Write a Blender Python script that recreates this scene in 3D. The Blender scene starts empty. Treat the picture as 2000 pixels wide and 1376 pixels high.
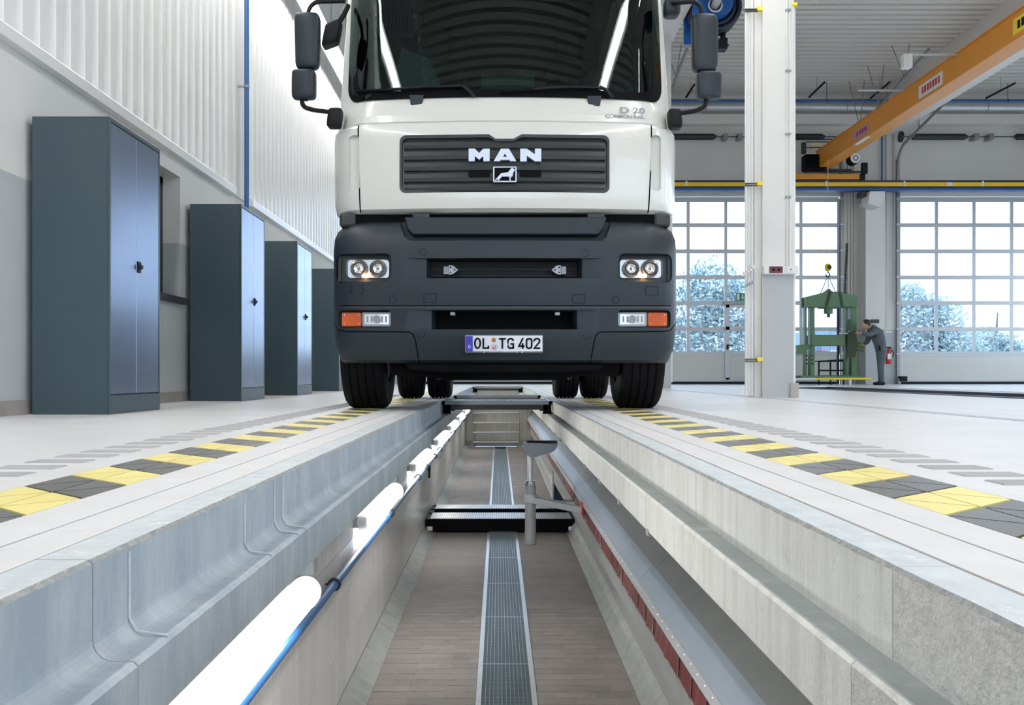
import bpy, bmesh, math, random
from mathutils import Vector, Matrix
random.seed(7)

# ------------------------------------------------------------------ camera, world, light, exposure
F, CX, CY, EYE = 1900.0, 974.0, 731.5, 0.26      # focal length in pixels, vanishing point, eye height
scene = bpy.context.scene
cam_data = bpy.data.cameras.new('camera')
cam = bpy.data.objects.new('camera', cam_data)
scene.collection.objects.link(cam)
cam_data.sensor_width = 36.0
cam_data.lens = 36.0 * F / 2000.0
cam_data.shift_x = (1000.0 - CX) / 2000.0
cam_data.shift_y = (CY - 688.0) / 2000.0
cam_data.clip_start = 0.02
cam_data.clip_end = 400
cam.location = (0, 0, EYE)
cam.rotation_euler = (math.pi / 2, 0, 0)
scene.camera = cam

world = bpy.data.worlds.new('sky')
scene.world = world
world.use_nodes = True
wn = world.node_tree.nodes
wn['Background'].inputs['Color'].default_value = (0.68, 0.83, 1.0, 1)
wn['Background'].inputs['Strength'].default_value = 3.6

scene.view_settings.view_transform = 'Standard'
scene.view_settings.look = 'None'
scene.view_settings.gamma = 1.0
scene.view_settings.use_curve_mapping = False
scene.view_settings.exposure = 0.26
scene.cycles.sample_clamp_indirect = 6.0
LAMP_POWER = 24.0       # emission of the hall luminaires
PIT_POWER = 12.0         # emission of the pit lamps

# ------------------------------------------------------------------ helpers
C = scene.collection

def P(px, py, y):
    return Vector(((px - CX) * y / F, y, EYE - (py - CY) * y / F))
def PX(px, y): return (px - CX) * y / F
def PZ(py, y): return EYE - (py - CY) * y / F

MATS = {}
def mat(name, col, rough=0.5, metal=0.0, var=0.0, vscale=4.0, bump=0.0, bscale=40.0, spec=0.5,
        streak=None, coat=0.0, emit=None, estr=0.0, objrand=0.0, dirt=None):
    if name in MATS: return MATS[name]
    m = bpy.data.materials.new(name); m.use_nodes = True
    nt = m.node_tree; n = nt.nodes; l = nt.links
    b = n['Principled BSDF']
    b.inputs['Base Color'].default_value = (*col, 1)
    b.inputs['Roughness'].default_value = rough
    b.inputs['Metallic'].default_value = metal
    b.inputs['Specular IOR Level'].default_value = spec
    b.inputs['Coat Weight'].default_value = coat
    b.inputs['Coat Roughness'].default_value = 0.05
    if emit:
        b.inputs['Emission Color'].default_value = (*emit, 1)
        b.inputs['Emission Strength'].default_value = estr
    sock = None
    if var > 0 or streak or dirt or bump > 0:
        geo = n.new('ShaderNodeNewGeometry')
    def ramp_mix(prev, fac_socket, colour):
        mx = n.new('ShaderNodeMix'); mx.data_type = 'RGBA'; mx.blend_type = 'MIX'
        l.new(fac_socket, mx.inputs[0])
        if prev is None: mx.inputs[6].default_value = (*col, 1)
        else: l.new(prev, mx.inputs[6])
        mx.inputs[7].default_value = (*colour, 1)
        return mx.outputs[2]
    def noise(scale, detail=5, stretch=None, rough_=0.6):
        t = n.new('ShaderNodeTexNoise'); t.inputs['Scale'].default_value = scale
        t.inputs['Detail'].default_value = detail; t.inputs['Roughness'].default_value = rough_
        mp = n.new('ShaderNodeMapping'); l.new(geo.outputs['Position'], mp.inputs['Vector'])
        if stretch: mp.inputs['Scale'].default_value = stretch
        l.new(mp.outputs['Vector'], t.inputs['Vector'])
        return t.outputs['Fac']
    def rng(s, a, b_, lo, hi):
        r = n.new('ShaderNodeMapRange'); l.new(s, r.inputs[0])
        for i, v in enumerate((a, b_, lo, hi)): r.inputs[i + 1].default_value = v
        return r.outputs[0]
    if var > 0:
        sock = ramp_mix(sock, rng(noise(vscale), 0.3, 0.7, 0, 1), tuple(c * (1 - var) for c in col))
    if streak:      # (colour, amount, stretch)
        sc_, amt, st = streak
        sock = ramp_mix(sock, rng(noise(1.0, 6, st, 0.7), 0.45, 0.75, 0, amt), sc_)
    if dirt:        # (colour, amount, scale)
        dc, da, ds = dirt
        sock = ramp_mix(sock, rng(noise(ds, 8, None, 0.75), 0.55, 0.72, 0, da), dc)
    if objrand > 0:
        oi = n.new('ShaderNodeObjectInfo')
        hs = n.new('ShaderNodeHueSaturation')
        l.new(rng(oi.outputs['Random'], 0, 1, 1 - objrand, 1 + objrand), hs.inputs['Value'])
        if sock: l.new(sock, hs.inputs['Color'])
        else: hs.inputs['Color'].default_value = (*col, 1)
        sock = hs.outputs['Color']
    if sock: l.new(sock, b.inputs['Base Color'])
    if bump > 0:
        bp = n.new('ShaderNodeBump'); bp.inputs['Strength'].default_value = bump
        bp.inputs['Distance'].default_value = 0.02
        l.new(noise(bscale, 6), bp.inputs['Height']); l.new(bp.outputs['Normal'], b.inputs['Normal'])
    MATS[name] = m
    return m

def glass_mat(name, tint, refl=1.0, ior=1.5, gcol=(1, 1, 1)):
    if name in MATS: return MATS[name]
    m = bpy.data.materials.new(name); m.use_nodes = True
    nt = m.node_tree; n = nt.nodes; l = nt.links
    n.remove(n['Principled BSDF'])
    tr = n.new('ShaderNodeBsdfTransparent'); tr.inputs[0].default_value = (*tint, 1)
    gl = n.new('ShaderNodeBsdfGlossy'); gl.inputs['Roughness'].default_value = 0.01
    gl.inputs[0].default_value = (refl * gcol[0], refl * gcol[1], refl * gcol[2], 1)
    fr = n.new('ShaderNodeFresnel'); fr.inputs['IOR'].default_value = ior
    mx = n.new('ShaderNodeMixShader')
    l.new(fr.outputs[0], mx.inputs[0]); l.new(tr.outputs[0], mx.inputs[1]); l.new(gl.outputs[0], mx.inputs[2])
    l.new(mx.outputs[0], n['Material Output'].inputs['Surface'])
    MATS[name] = m
    return m

def emit_mat(name, col, strength):
    if name in MATS: return MATS[name]
    m = bpy.data.materials.new(name); m.use_nodes = True
    nt = m.node_tree; n = nt.nodes
    n.remove(n['Principled BSDF'])
    e = n.new('ShaderNodeEmission'); e.inputs[0].default_value = (*col, 1); e.inputs[1].default_value = strength
    nt.links.new(e.outputs[0], n['Material Output'].inputs['Surface'])
    MATS[name] = m
    return m

def tag(o, label=None, cat=None, group=None, kind=None):
    if label: o['label'] = label
    if cat: o['category'] = cat
    if group: o['group'] = group
    if kind: o['kind'] = kind
    return o

def empty(name, loc=(0, 0, 0)):
    o = bpy.data.objects.new(name, None); C.objects.link(o); o.location = loc
    o.empty_display_size = 0.1
    return o

class MB:
    """collects faces, builds ONE mesh object"""
    def __init__(s): s.v = []; s.f = []; s.mi = []
    def add(s, verts, faces, mi=0):
        k = len(s.v); s.v += [tuple(v) for v in verts]
        for f in faces: s.f.append([i + k for i in f]); s.mi.append(mi)
        return s
    def box(s, x0, x1, y0, y1, z0, z1, mi=0):
        v = [(x, y, z) for z in (z0, z1) for y in (y0, y1) for x in (x0, x1)]
        return s.add(v, [(0, 2, 3, 1), (4, 5, 7, 6), (0, 1, 5, 4), (2, 6, 7, 3), (0, 4, 6, 2), (1, 3, 7, 5)], mi)
    def cbox(s, c, d, mi=0):
        return s.box(c[0] - d[0] / 2, c[0] + d[0] / 2, c[1] - d[1] / 2, c[1] + d[1] / 2, c[2] - d[2] / 2, c[2] + d[2] / 2, mi)
    def quad(s, a, b, c, d, mi=0): return s.add([a, b, c, d], [(0, 1, 2, 3)], mi)
    def prism(s, poly, axis, a, b, mi=0):
        """poly: 2-D points; axis 'y': poly=(x,z) extruded from y=a to b; 'z': (x,y); 'x': (y,z)"""
        def at(p, t):
            return {'y': (p[0], t, p[1]), 'z': (p[0], p[1], t), 'x': (t, p[0], p[1])}[axis]
        n = len(poly)
        v = [at(p, a) for p in poly] + [at(p, b) for p in poly]
        f = [list(range(n)), list(range(2 * n - 1, n - 1, -1))]
        f += [(i, i + n, (i + 1) % n + n, (i + 1) % n) for i in range(n)]
        return s.add(v, f, mi)
    def tube(s, path, r, seg=10, mi=0, cap=True, closed=False):
        path = [Vector(p) for p in path]; n = len(path)
        rs = r if isinstance(r, (list, tuple)) else [r] * n
        up = None; base = len(s.v); rings = []
        for i in range(n):
            if closed: t = path[(i + 1) % n] - path[i - 1]
            else: t = path[min(i + 1, n - 1)] - path[max(i - 1, 0)]
            t.normalize()
            if up is None:
                a = Vector((0, 0, 1)) if abs(t.z) < 0.9 else Vector((1, 0, 0))
                up = (a - t * a.dot(t)).normalized()
            else:
                up = (up - t * up.dot(t))
                up = up.normalized() if up.length > 1e-6 else t.orthogonal().normalized()
            sd = t.cross(up)
            rings.append([path[i] + (up * math.cos(2 * math.pi * k / seg) + sd * math.sin(2 * math.pi * k / seg)) * rs[i] for k in range(seg)])
        v = [p for rg in rings for p in rg]; f = []
        for i in range(n if closed else n - 1):
            j = (i + 1) % n
            for k in range(seg):
                f.append((i * seg + k, j * seg + k, j * seg + (k + 1) % seg, i * seg + (k + 1) % seg))
        if cap and not closed:
            f.append(list(range(seg))); f.append([(n - 1) * seg + k for k in range(seg - 1, -1, -1)])
        return s.add(v, f, mi)
    def cyl(s, p0, p1, r0, r1=None, seg=16, mi=0):
        return s.tube([p0, p1], [r0, r1 if r1 is not None else r0], seg, mi)
    def lathe(s, prof, origin, axis, seg=32, mi=0, cap=False):
        """prof: (radius, t) along axis"""
        o = Vector(origin); a = Vector(axis).normalized(); u = a.orthogonal().normalized(); w = a.cross(u)
        v = []; n = len(prof)
        for r, t in prof:
            for k in range(seg):
                g = 2 * math.pi * k / seg
                v.append(o + a * t + (u * math.cos(g) + w * math.sin(g)) * r)
        f = [(i * seg + k, i * seg + (k + 1) % seg, (i + 1) * seg + (k + 1) % seg, (i + 1) * seg + k) for i in range(n - 1) for k in range(seg)]
        if cap: f.append(list(range(seg))); f.append([(n - 1) * seg + k for k in range(seg)])
        return s.add(v, f, mi)
    def superell(s, c, d, e1=0.35, e2=0.35, nu=24, nv=16, mi=0, fn=None):
        """rounded box; e small = boxy"""
        def pw(x, e): return math.copysign(abs(x) ** e, x)
        v = []
        for j in range(nv + 1):
            ph = -math.pi / 2 + math.pi * j / nv
            for i in range(nu):
                th = 2 * math.pi * i / nu
                x = pw(math.cos(ph), e1) * pw(math.cos(th), e2)
                y = pw(math.cos(ph), e1) * pw(math.sin(th), e2)
                z = pw(math.sin(ph), e1)
                if fn: x, y, z = fn(x, y, z)
                v.append((c[0] + x * d[0] / 2, c[1] + y * d[1] / 2, c[2] + z * d[2] / 2))
        f = [(j * nu + i, j * nu + (i + 1) % nu, (j + 1) * nu + (i + 1) % nu, (j + 1) * nu + i) for j in range(nv) for i in range(nu)]
        return s.add(v, f, mi)
    def grid(s, fn, nu, nv, mi=0):
        v = [fn(i / nu, j / nv) for j in range(nv + 1) for i in range(nu + 1)]
        f = [(j * (nu + 1) + i, j * (nu + 1) + i + 1, (j + 1) * (nu + 1) + i + 1, (j + 1) * (nu + 1) + i) for j in range(nv) for i in range(nu)]
        return s.add(v, f, mi)
    def mesh(s, name, mats, smooth=0, bevel=0, bseg=2, fix=True):
        me = bpy.data.meshes.new(name)
        me.from_pydata(s.v, [], s.f)
        for m in (mats if isinstance(mats, (list, tuple)) else [mats]): me.materials.append(m)
        for p, k in zip(me.polygons, s.mi): p.material_index = k
        if fix or bevel:
            bm = bmesh.new(); bm.from_mesh(me)
            if fix:
                bmesh.ops.remove_doubles(bm, verts=bm.verts, dist=1e-6)
                bmesh.ops.recalc_face_normals(bm, faces=bm.faces)
            if bevel:
                ed = [e for e in bm.edges if len(e.link_faces) == 2 and e.calc_face_angle(0) > 0.5]
                bmesh.ops.bevel(bm, geom=ed, offset=bevel, segments=bseg, affect='EDGES', profile=0.5, clamp_overlap=True)
            bm.to_mesh(me); bm.free()
        if smooth:
            me.shade_smooth(); me.set_sharp_from_angle(angle=math.radians(smooth))
        me.update()
        return me
    def build(s, name, mats, parent=None, smooth=0, bevel=0, bseg=2, fix=True):
        me = s.mesh(name, mats, smooth, bevel, bseg, fix)
        o = bpy.data.objects.new(name, me); C.objects.link(o)
        if parent: o.parent = parent; o.matrix_parent_inverse = Matrix.Translation(-parent_world(parent))
        return o

def parent_world(p):
    v = Vector((0, 0, 0))
    while p is not None:
        v = v + Vector(p.location)
        if p.parent: v = v + p.matrix_parent_inverse.translation
        p = p.parent
    return v

def link(name, me, parent=None, loc=(0, 0, 0), rotz=0.0):
    o = bpy.data.objects.new(name, me); C.objects.link(o); o.location = loc; o.rotation_euler = (0, 0, rotz)
    if parent: o.parent = parent; o.matrix_parent_inverse = Matrix.Translation(-parent_world(parent))
    return o

def copy_tree(o, parent=None, delta=(0, 0, 0)):
    """copy a thing with its parts; delta moves the top object"""
    c = o.copy(); C.objects.link(c)
    c.parent = parent
    if parent: c.matrix_parent_inverse = o.matrix_parent_inverse.copy()
    if parent is None: c.location = Vector(o.location) + Vector(delta)
    for ch in list(o.children):
        copy_tree(ch, c)
    return c

def boolean(o, cutters, inner='black'):
    """cut a list of MB solids out of o and keep the resulting mesh"""
    tmp = []
    for k, mb in enumerate(cutters):
        me = mb.mesh('cutter', MATS[inner] if not getattr(mb, 'm', None) else MATS[mb.m])
        c = bpy.data.objects.new('cutter', me); C.objects.link(c); tmp.append(c)
        md = o.modifiers.new('cut', 'BOOLEAN'); md.object = c; md.operation = 'DIFFERENCE'; md.solver = 'EXACT'; md.material_mode = 'TRANSFER'
    bpy.context.view_layer.update()
    dg = bpy.context.evaluated_depsgraph_get()
    me = bpy.data.meshes.new_from_object(o.evaluated_get(dg))
    o.modifiers.clear()
    o.data = me
    for c in tmp:
        bpy.data.objects.remove(c)
    return me

def rrect(x0, x1, z0, z1, r, n=5):
    pts = []
    for cx, cz, a0 in ((x1 - r, z1 - r, 0), (x0 + r, z1 - r, 90), (x0 + r, z0 + r, 180), (x1 - r, z0 + r, 270)):
        for i in range(n + 1):
            a = math.radians(a0 + 90 * i / n)
            pts.append((cx + r * math.cos(a), cz + r * math.sin(a)))
    return pts

def arc_path(pts, r, n=6):
    """round the corners of a polyline"""
    pts = [Vector(p) for p in pts]; out = [pts[0]]
    for i in range(1, len(pts) - 1):
        a, b, c = pts[i - 1], pts[i], pts[i + 1]
        d0 = (a - b).normalized(); d1 = (c - b).normalized()
        rr = min(r, (a - b).length * 0.49, (c - b).length * 0.49)
        p0 = b + d0 * rr; p1 = b + d1 * rr
        for k in range(n + 1):
            t = k / n
            out.append(p0 * (1 - t) ** 2 + b * 2 * t * (1 - t) + p1 * t ** 2)
    out.append(pts[-1])
    return out

def ribbon(mb, pts, w, y0, y1, mi=0, closed=False):
    """flat stroke of width w along 2-D (x,z) points, extruded from y0 to y1"""
    pts = [Vector((p[0], p[1])) for p in pts]; n = len(pts); L = []; R = []
    for i in range(n):
        if closed: a, c = pts[i - 1], pts[(i + 1) % n]
        else: a, c = pts[max(i - 1, 0)], pts[min(i + 1, n - 1)]
        b = pts[i]
        d0 = (b - a).normalized() if (b - a).length > 1e-9 else (c - b).normalized()
        d1 = (c - b).normalized() if (c - b).length > 1e-9 else d0
        nrm = Vector((-(d0 + d1).y, (d0 + d1).x)).normalized()
        k = max(0.5, nrm.dot(Vector((-d0.y, d0.x))))
        L.append(b + nrm * w / 2 / k); R.append(b - nrm * w / 2 / k)
    m = n if closed else n - 1
    for i in range(m):
        j = (i + 1) % n
        mb.prism([L[i], L[j], R[j], R[i]], 'y', y0, y1, mi)

def text_mesh(txt, size, font_scale=(1, 1), extrude=0.002, bold=0.0):
    cu = bpy.data.curves.new('lettering', 'FONT'); cu.body = txt; cu.size = size; cu.extrude = extrude
    cu.align_x = 'CENTER'; cu.align_y = 'CENTER'; cu.offset = bold
    o = bpy.data.objects.new('lettering', cu); C.objects.link(o)
    bpy.context.view_layer.update()
    me = bpy.data.meshes.new_from_object(o.evaluated_get(bpy.context.evaluated_depsgraph_get()))
    bpy.data.objects.remove(o)
    me.transform(Matrix.Diagonal((font_scale[0], font_scale[1], 1, 1)))
    me.transform(Matrix.Rotation(math.pi / 2, 4, 'X'))
    return me

def skin_mesh(verts, edges, radii, root=0, levels=2):
    me = bpy.data.meshes.new('skin'); me.from_pydata([tuple(v) for v in verts], edges, [])
    o = bpy.data.objects.new('skin', me); C.objects.link(o)
    md = o.modifiers.new('skin', 'SKIN'); md.use_smooth_shade = True
    sv = me.skin_vertices[0].data
    for i, r in enumerate(radii):
        sv[i].radius = r if isinstance(r, (tuple, list)) else (r, r)
        sv[i].use_root = (i == root)
    ss = o.modifiers.new('sub', 'SUBSURF'); ss.levels = levels; ss.render_levels = levels
    bpy.context.view_layer.update()
    out = bpy.data.meshes.new_from_object(o.evaluated_get(bpy.context.evaluated_depsgraph_get()))
    bpy.data.objects.remove(o)
    out.shade_smooth()
    return out

# ------------------------------------------------------------------ materials
mat('black', (0.004, 0.004, 0.005), 0.6, spec=0.08)
mat('white_plaster', (0.78, 0.775, 0.745), 0.8, var=0.05, vscale=1.5, bump=0.08, bscale=120)
mat('grey_paint', (0.50, 0.53, 0.54), 0.6, var=0.05, vscale=2.0)
mat('white_metal', (0.82, 0.82, 0.80), 0.30, var=0.02, vscale=2)
mat('ceiling_metal', (0.82, 0.79, 0.73), 0.45, var=0.05, vscale=0.6)
mat('beam_white', (0.82, 0.79, 0.75), 0.6, var=0.05, vscale=1.0)
mat('wall_panel', (0.74, 0.72, 0.67), 0.6, var=0.03, vscale=0.6)
mat('grout', (0.13, 0.13, 0.12), 0.9)
mat('yellow_tile', (0.90, 0.77, 0.26), 0.45, objrand=0.05, var=0.06, vscale=9)
mat('dark_tile', (0.135, 0.132, 0.125), 0.42, objrand=0.10, var=0.10, vscale=9)
mat('ribbed_tile', (0.50, 0.49, 0.49), 0.6, objrand=0.05, bump=0.3, bscale=200)
mat('concrete_strip', (0.71, 0.705, 0.71), 0.55, var=0.08, vscale=6, dirt=((0.35, 0.34, 0.33), 0.25, 14))
mat('galvanised', (0.68, 0.73, 0.76), 0.5, metal=0.1, var=0.18, vscale=9, dirt=((0.88, 0.88, 0.86), 0.9, 9), bump=0.3, bscale=90, streak=((0.40, 0.45, 0.48), 0.6, (14, 5, 5)))
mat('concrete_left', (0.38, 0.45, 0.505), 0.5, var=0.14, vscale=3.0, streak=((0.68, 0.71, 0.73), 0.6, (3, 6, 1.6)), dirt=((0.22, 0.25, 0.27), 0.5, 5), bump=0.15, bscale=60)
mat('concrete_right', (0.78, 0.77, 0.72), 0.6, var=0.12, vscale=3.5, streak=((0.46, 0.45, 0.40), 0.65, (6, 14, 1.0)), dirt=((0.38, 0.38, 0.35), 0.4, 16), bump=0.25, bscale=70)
mat('concrete_rough', (0.79, 0.77, 0.73), 0.8, var=0.22, vscale=40, dirt=((0.46, 0.45, 0.42), 0.6, 45), bump=0.5, bscale=75)
mat('worn_edge', (0.44, 0.45, 0.44), 0.7, var=0.5, vscale=60, dirt=((0.8, 0.8, 0.78), 0.9, 30), bump=0.5, bscale=120)
mat('ledge_top', (0.36, 0.39, 0.38), 0.55, var=0.2, vscale=7, dirt=((0.66, 0.68, 0.67), 0.5, 10), bump=0.2, bscale=60)
mat('pit_tile', (0.85, 0.84, 0.82), 0.30, objrand=0.05, streak=((0.72, 0.70, 0.66), 0.5, (14, 14, 0.8)))
mat('pit_brick', (0.30, 0.262, 0.238), 0.55, objrand=0.12, var=0.25, vscale=3.0, dirt=((0.10, 0.09, 0.08), 0.6, 5), bump=0.5, bscale=180)
mat('pit_joint', (0.40, 0.37, 0.34), 0.9)
mat('wall_joint', (0.22, 0.20, 0.18), 0.9)
mat('kerb', (0.36, 0.37, 0.34), 0.6, var=0.3, vscale=8, dirt=((0.25, 0.25, 0.23), 0.5, 10))
mat('steel_grate', (0.40, 0.46, 0.47), 0.35, metal=0.7)
mat('steel_light', (0.68, 0.70, 0.72), 0.35, metal=0.5, var=0.1, vscale=10)
mat('drain_dark', (0.022, 0.032, 0.036), 0.7, spec=0.2)
mat('duct_light', (0.34, 0.385, 0.45), 0.36, metal=0.15, var=0.08, vscale=5)
mat('duct_dark', (0.29, 0.295, 0.28), 0.42, metal=0.3, var=0.12, vscale=4)
mat('duct_wall', (0.40, 0.41, 0.40), 0.5, metal=0.1, var=0.12, vscale=3, dirt=((0.26, 0.26, 0.24), 0.4, 5))
mat('red_rubber', (0.13, 0.020, 0.018), 0.5, objrand=0.12)
mat('blue_pipe', (0.025, 0.115, 0.31), 0.30)
mat('blue_paint', (0.012, 0.11, 0.40), 0.4)
mat('locker', (0.045, 0.078, 0.095), 0.36, var=0.05, vscale=3, spec=0.6)
mat('locker_door', (0.22, 0.28, 0.40), 0.27, spec=0.8, metal=0.75)  # blue sheen of the windows is put into the door colour
mat('skirting_tile', (0.34, 0.31, 0.28), 0.5, objrand=0.08, var=0.1, vscale=10)
mat('dark_metal', (0.035, 0.037, 0.04), 0.4, metal=0.3)
mat('grey_metal', (0.30, 0.31, 0.32), 0.4, metal=0.5)
mat('chrome', (0.9, 0.9, 0.92), 0.08, metal=1.0)
mat('frame_alu', (0.55, 0.57, 0.59), 0.4, metal=0.2)
mat('door_panel', (0.66, 0.66, 0.62), 0.5, bump=0.05, bscale=200)
mat('seal_black', (0.009, 0.009, 0.011), 0.55, spec=0.25)
mat('truck_white', (0.71, 0.71, 0.665), 0.22, coat=0.6)
mat('truck_grey', (0.017, 0.025, 0.034), 0.40, bump=0.05, bscale=500, spec=0.38)
mat('grille_grey', (0.034, 0.039, 0.041), 0.38, spec=0.4)
mat('rubber', (0.008, 0.008, 0.009), 0.7, spec=0.12)
mat('letter_silver', (0.66, 0.72, 0.85), 0.3, metal=0.15)
mat('orange_lens', (0.60, 0.10, 0.015), 0.15, emit=(0.6, 0.1, 0.01), estr=0.12)
mat('crane_orange', (0.74, 0.29, 0.022), 0.4)
mat('crane_yellow', (0.90, 0.58, 0.02), 0.4)
mat('rail_navy', (0.015, 0.022, 0.06), 0.45)
mat('press_green', (0.10, 0.20, 0.095), 0.45, var=0.1, vscale=3)
mat('yellow', (0.90, 0.72, 0.03), 0.4)
mat('white', (0.80, 0.80, 0.80), 0.45)
mat('red', (0.55, 0.03, 0.03), 0.35)
mat('socket_red', (0.13, 0.012, 0.02), 0.35)
mat('coverall', (0.12, 0.15, 0.17), 0.9, var=0.25, vscale=6)
mat('skin', (0.55, 0.33, 0.24), 0.55)
mat('hair', (0.02, 0.014, 0.01), 0.6)
mat('leaf', (0.25, 0.355, 0.375), 0.7, objrand=0.0)
mat('bark', (0.12, 0.10, 0.09), 0.9)
mat('asphalt', (0.42, 0.43, 0.44), 0.9)
glass_mat('pane', (0.93, 0.96, 1.0), 0.6)
glass_mat('windscreen', (0.15, 0.23, 0.21), 1.0, 1.52, (.80, .96, .93))
glass_mat('lens', (0.96, 0.96, 0.96), 0.8)
emit_mat('lamp_glow', (1.0, 0.985, 0.96), LAMP_POWER)
emit_mat('pit_glow', (1.0, 0.99, 0.97), PIT_POWER)
emit_mat('bulb_glow', (1.0, 0.50, 0.16), 90.0)
M = MATS

def floor_material():
    m = bpy.data.materials.new('floor_tile'); m.use_nodes = True
    nt = m.node_tree; n = nt.nodes; l = nt.links; b = n['Principled BSDF']
    geo = n.new('ShaderNodeNewGeometry')
    br = n.new('ShaderNodeTexBrick'); br.offset = 0.5
    for k, v in (('Scale', 1.0), ('Mortar Size', 0.0022), ('Mortar Smooth', 0.2), ('Brick Width', 0.2), ('Row Height', 0.1), ('Bias', 0.0)):
        br.inputs[k].default_value = v
    br.inputs['Color1'].default_value = (0.74, 0.735, 0.735, 1); br.inputs['Color2'].default_value = (0.71, 0.705, 0.705, 1)
    br.inputs['Mortar'].default_value = (0.62, 0.615, 0.615, 1)
    l.new(geo.outputs['Position'], br.inputs['Vector'])
    no = n.new('ShaderNodeTexNoise'); no.inputs['Scale'].default_value = 1.3; no.inputs['Detail'].default_value = 6
    l.new(geo.outputs['Position'], no.inputs['Vector'])
    mx = n.new('ShaderNodeMix'); mx.data_type = 'RGBA'; mx.blend_type = 'MULTIPLY'; mx.inputs[0].default_value = 1
    rp = n.new('ShaderNodeMapRange'); l.new(no.outputs['Fac'], rp.inputs[0])
    for i, v in enumerate((0.3, 0.75, 0.93, 1.05)): rp.inputs[i + 1].default_value = v
    l.new(br.outputs['Color'], mx.inputs[6]); l.new(rp.outputs[0], mx.inputs[7])
    l.new(mx.outputs[2], b.inputs['Base Color'])
    b.inputs['Roughness'].default_value = 0.42
    b.inputs['Specular IOR Level'].default_value = 0.45
    MATS['floor_tile'] = m
floor_material()
def translucent_mat():
    m = bpy.data.materials.new('lamp_cap'); m.use_nodes = True
    nt = m.node_tree; n = nt.nodes; l = nt.links; n.remove(n['Principled BSDF'])
    d = n.new('ShaderNodeBsdfDiffuse'); d.inputs[0].default_value = (.85, .85, .84, 1)
    t = n.new('ShaderNodeBsdfTranslucent'); t.inputs[0].default_value = (.10, .10, .10, 1)
    a = n.new('ShaderNodeAddShader'); l.new(d.outputs[0], a.inputs[0]); l.new(t.outputs[0], a.inputs[1]); l.new(a.outputs[0], n['Material Output'].inputs['Surface'])
    MATS['lamp_cap'] = m
translucent_mat()
# ------------------------------------------------------------------ the hall
X_LEFT, X_RIGHT, Y_BACK, Y_FAR, Z_CEIL = -3.10, 16.5, -8.0, 27.0, 8.0
PITC = -0.018                                   # middle of the inspection pit
PL, PR = -0.571, 0.5355                         # upper edges of the pit
PIT_END = 22.6
P2A, P2B, P2END = 5.75, 6.90, 20.3              # second pit further right
ZF = -1.40                                      # pit floor
BL0, BL1 = -1.11, -0.875                        # hazard band left
BR0, BR1 = 0.828, 1.075                         # hazard band right

floor = empty('floor'); tag(floor, 'pale grey tiled workshop floor around the inspection pit', 'floor', kind='structure')
fm = MB()
def fq(x0, x1, y0, y1, z=0.0): fm.box(x0, x1, y0, y1, -.03, z)
fq(X_LEFT - 0.3, BL0, Y_BACK, Y_FAR)
fq(BR1, P2A, Y_BACK, Y_FAR)
fq(P2A, P2B, P2END, Y_FAR); fq(P2A, P2B, Y_BACK, -3.0)
fq(P2B, X_RIGHT, Y_BACK, Y_FAR)
fq(BL0, BR1, PIT_END + 0.15, Y_FAR)
fq(BL0, BR1, Y_BACK, -3.0)
fm.build('floor_tiling', M['floor_tile'], floor)
cs = MB()
for a, b in ((BL1, -0.755), (-0.749, -0.654), (0.6234, 0.7235), (0.7295, BR0)):
    cs.box(a, b, -3.0, PIT_END + 0.15, -0.03, 0.0)
cs.build('edge_strip', M['concrete_strip'], floor)
jb = MB()
for a, b in ((BL0, BL1), (BR0, BR1)): jb.quad((a, -3, -0.010), (b, -3, -0.010), (b, PIT_END + .15, -0.010), (a, PIT_END + .15, -0.010))
for a, b in ((-0.755, -0.749), (0.7235, 0.7295)): jb.quad((a, -3, -0.012), (b, -3, -0.012), (b, PIT_END + .15, -0.012), (a, PIT_END + .15, -0.012))
jb.build('joint_bed', M['grout'], floor)

# hazard tiles: 45 degree stripes, each stripe laid from right-angled triangular tiles
PER, G = 0.246, 0.0032
def tri(pts):
    """triangle tile with a grout gap"""
    c = sum((Vector(p) for p in pts), Vector((0, 0))) / 3
    q = []
    for p in pts:
        d = Vector(p) - c
        q.append(c + d * (1 - 2.4 * G / d.length))
    return q
def hazard(xo, xi, side):
    """xo = outer x, xi = inner x (nearer the pit)"""
    xm = (xo + xi) / 2; s = 0.228
    def Y(x, y): return y - s * (x - xo) / (xi - xo)
    # local polygons, y measured from the outer near corner
    A, B = (xo, 0.0), (xo, PER); m1, m2 = (xm, Y(xm, PER)), (xm, Y(xm, 0)); Cc, D = (xi, Y(xi, PER)), (xi, Y(xi, 0))
    tris = [(A, B, m1), (A, m1, m2), (m1, Cc, m2), (m2, Cc, D)]
    meshes = {}
    for col in ('yellow_tile', 'dark_tile'):
        meshes[col] = []
        for t in tris:
            mb = MB(); mb.prism(tri(t), 'z', -0.008, 0.0); meshes[col].append(mb.mesh('hazard_tile', M[col]))
        mb = MB(); mb.prism([(A[0], A[1] + G), (B[0], B[1] - G), (Cc[0], Cc[1] - G), (D[0], D[1] + G)], 'z', -0.008, 0.0)
        meshes[col].append(mb.mesh('hazard_tile', M[col]))
    y0 = 2.03 - 6 * PER; k = 0
    while y0 + k * PER < PIT_END - 0.1:
        y = y0 + k * PER; col = 'yellow_tile' if k % 2 == 0 else 'dark_tile'
        if y < 5.6:
            for me in meshes[col][:4]: link('hazard_tile', me, floor, (0, y, 0))
        else:
            link('hazard_tile', meshes[col][4], floor, (0, y, 0))
        k += 1
hazard(BL0, BL1, -1)
hazard(BR1, BR0, 1)

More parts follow.
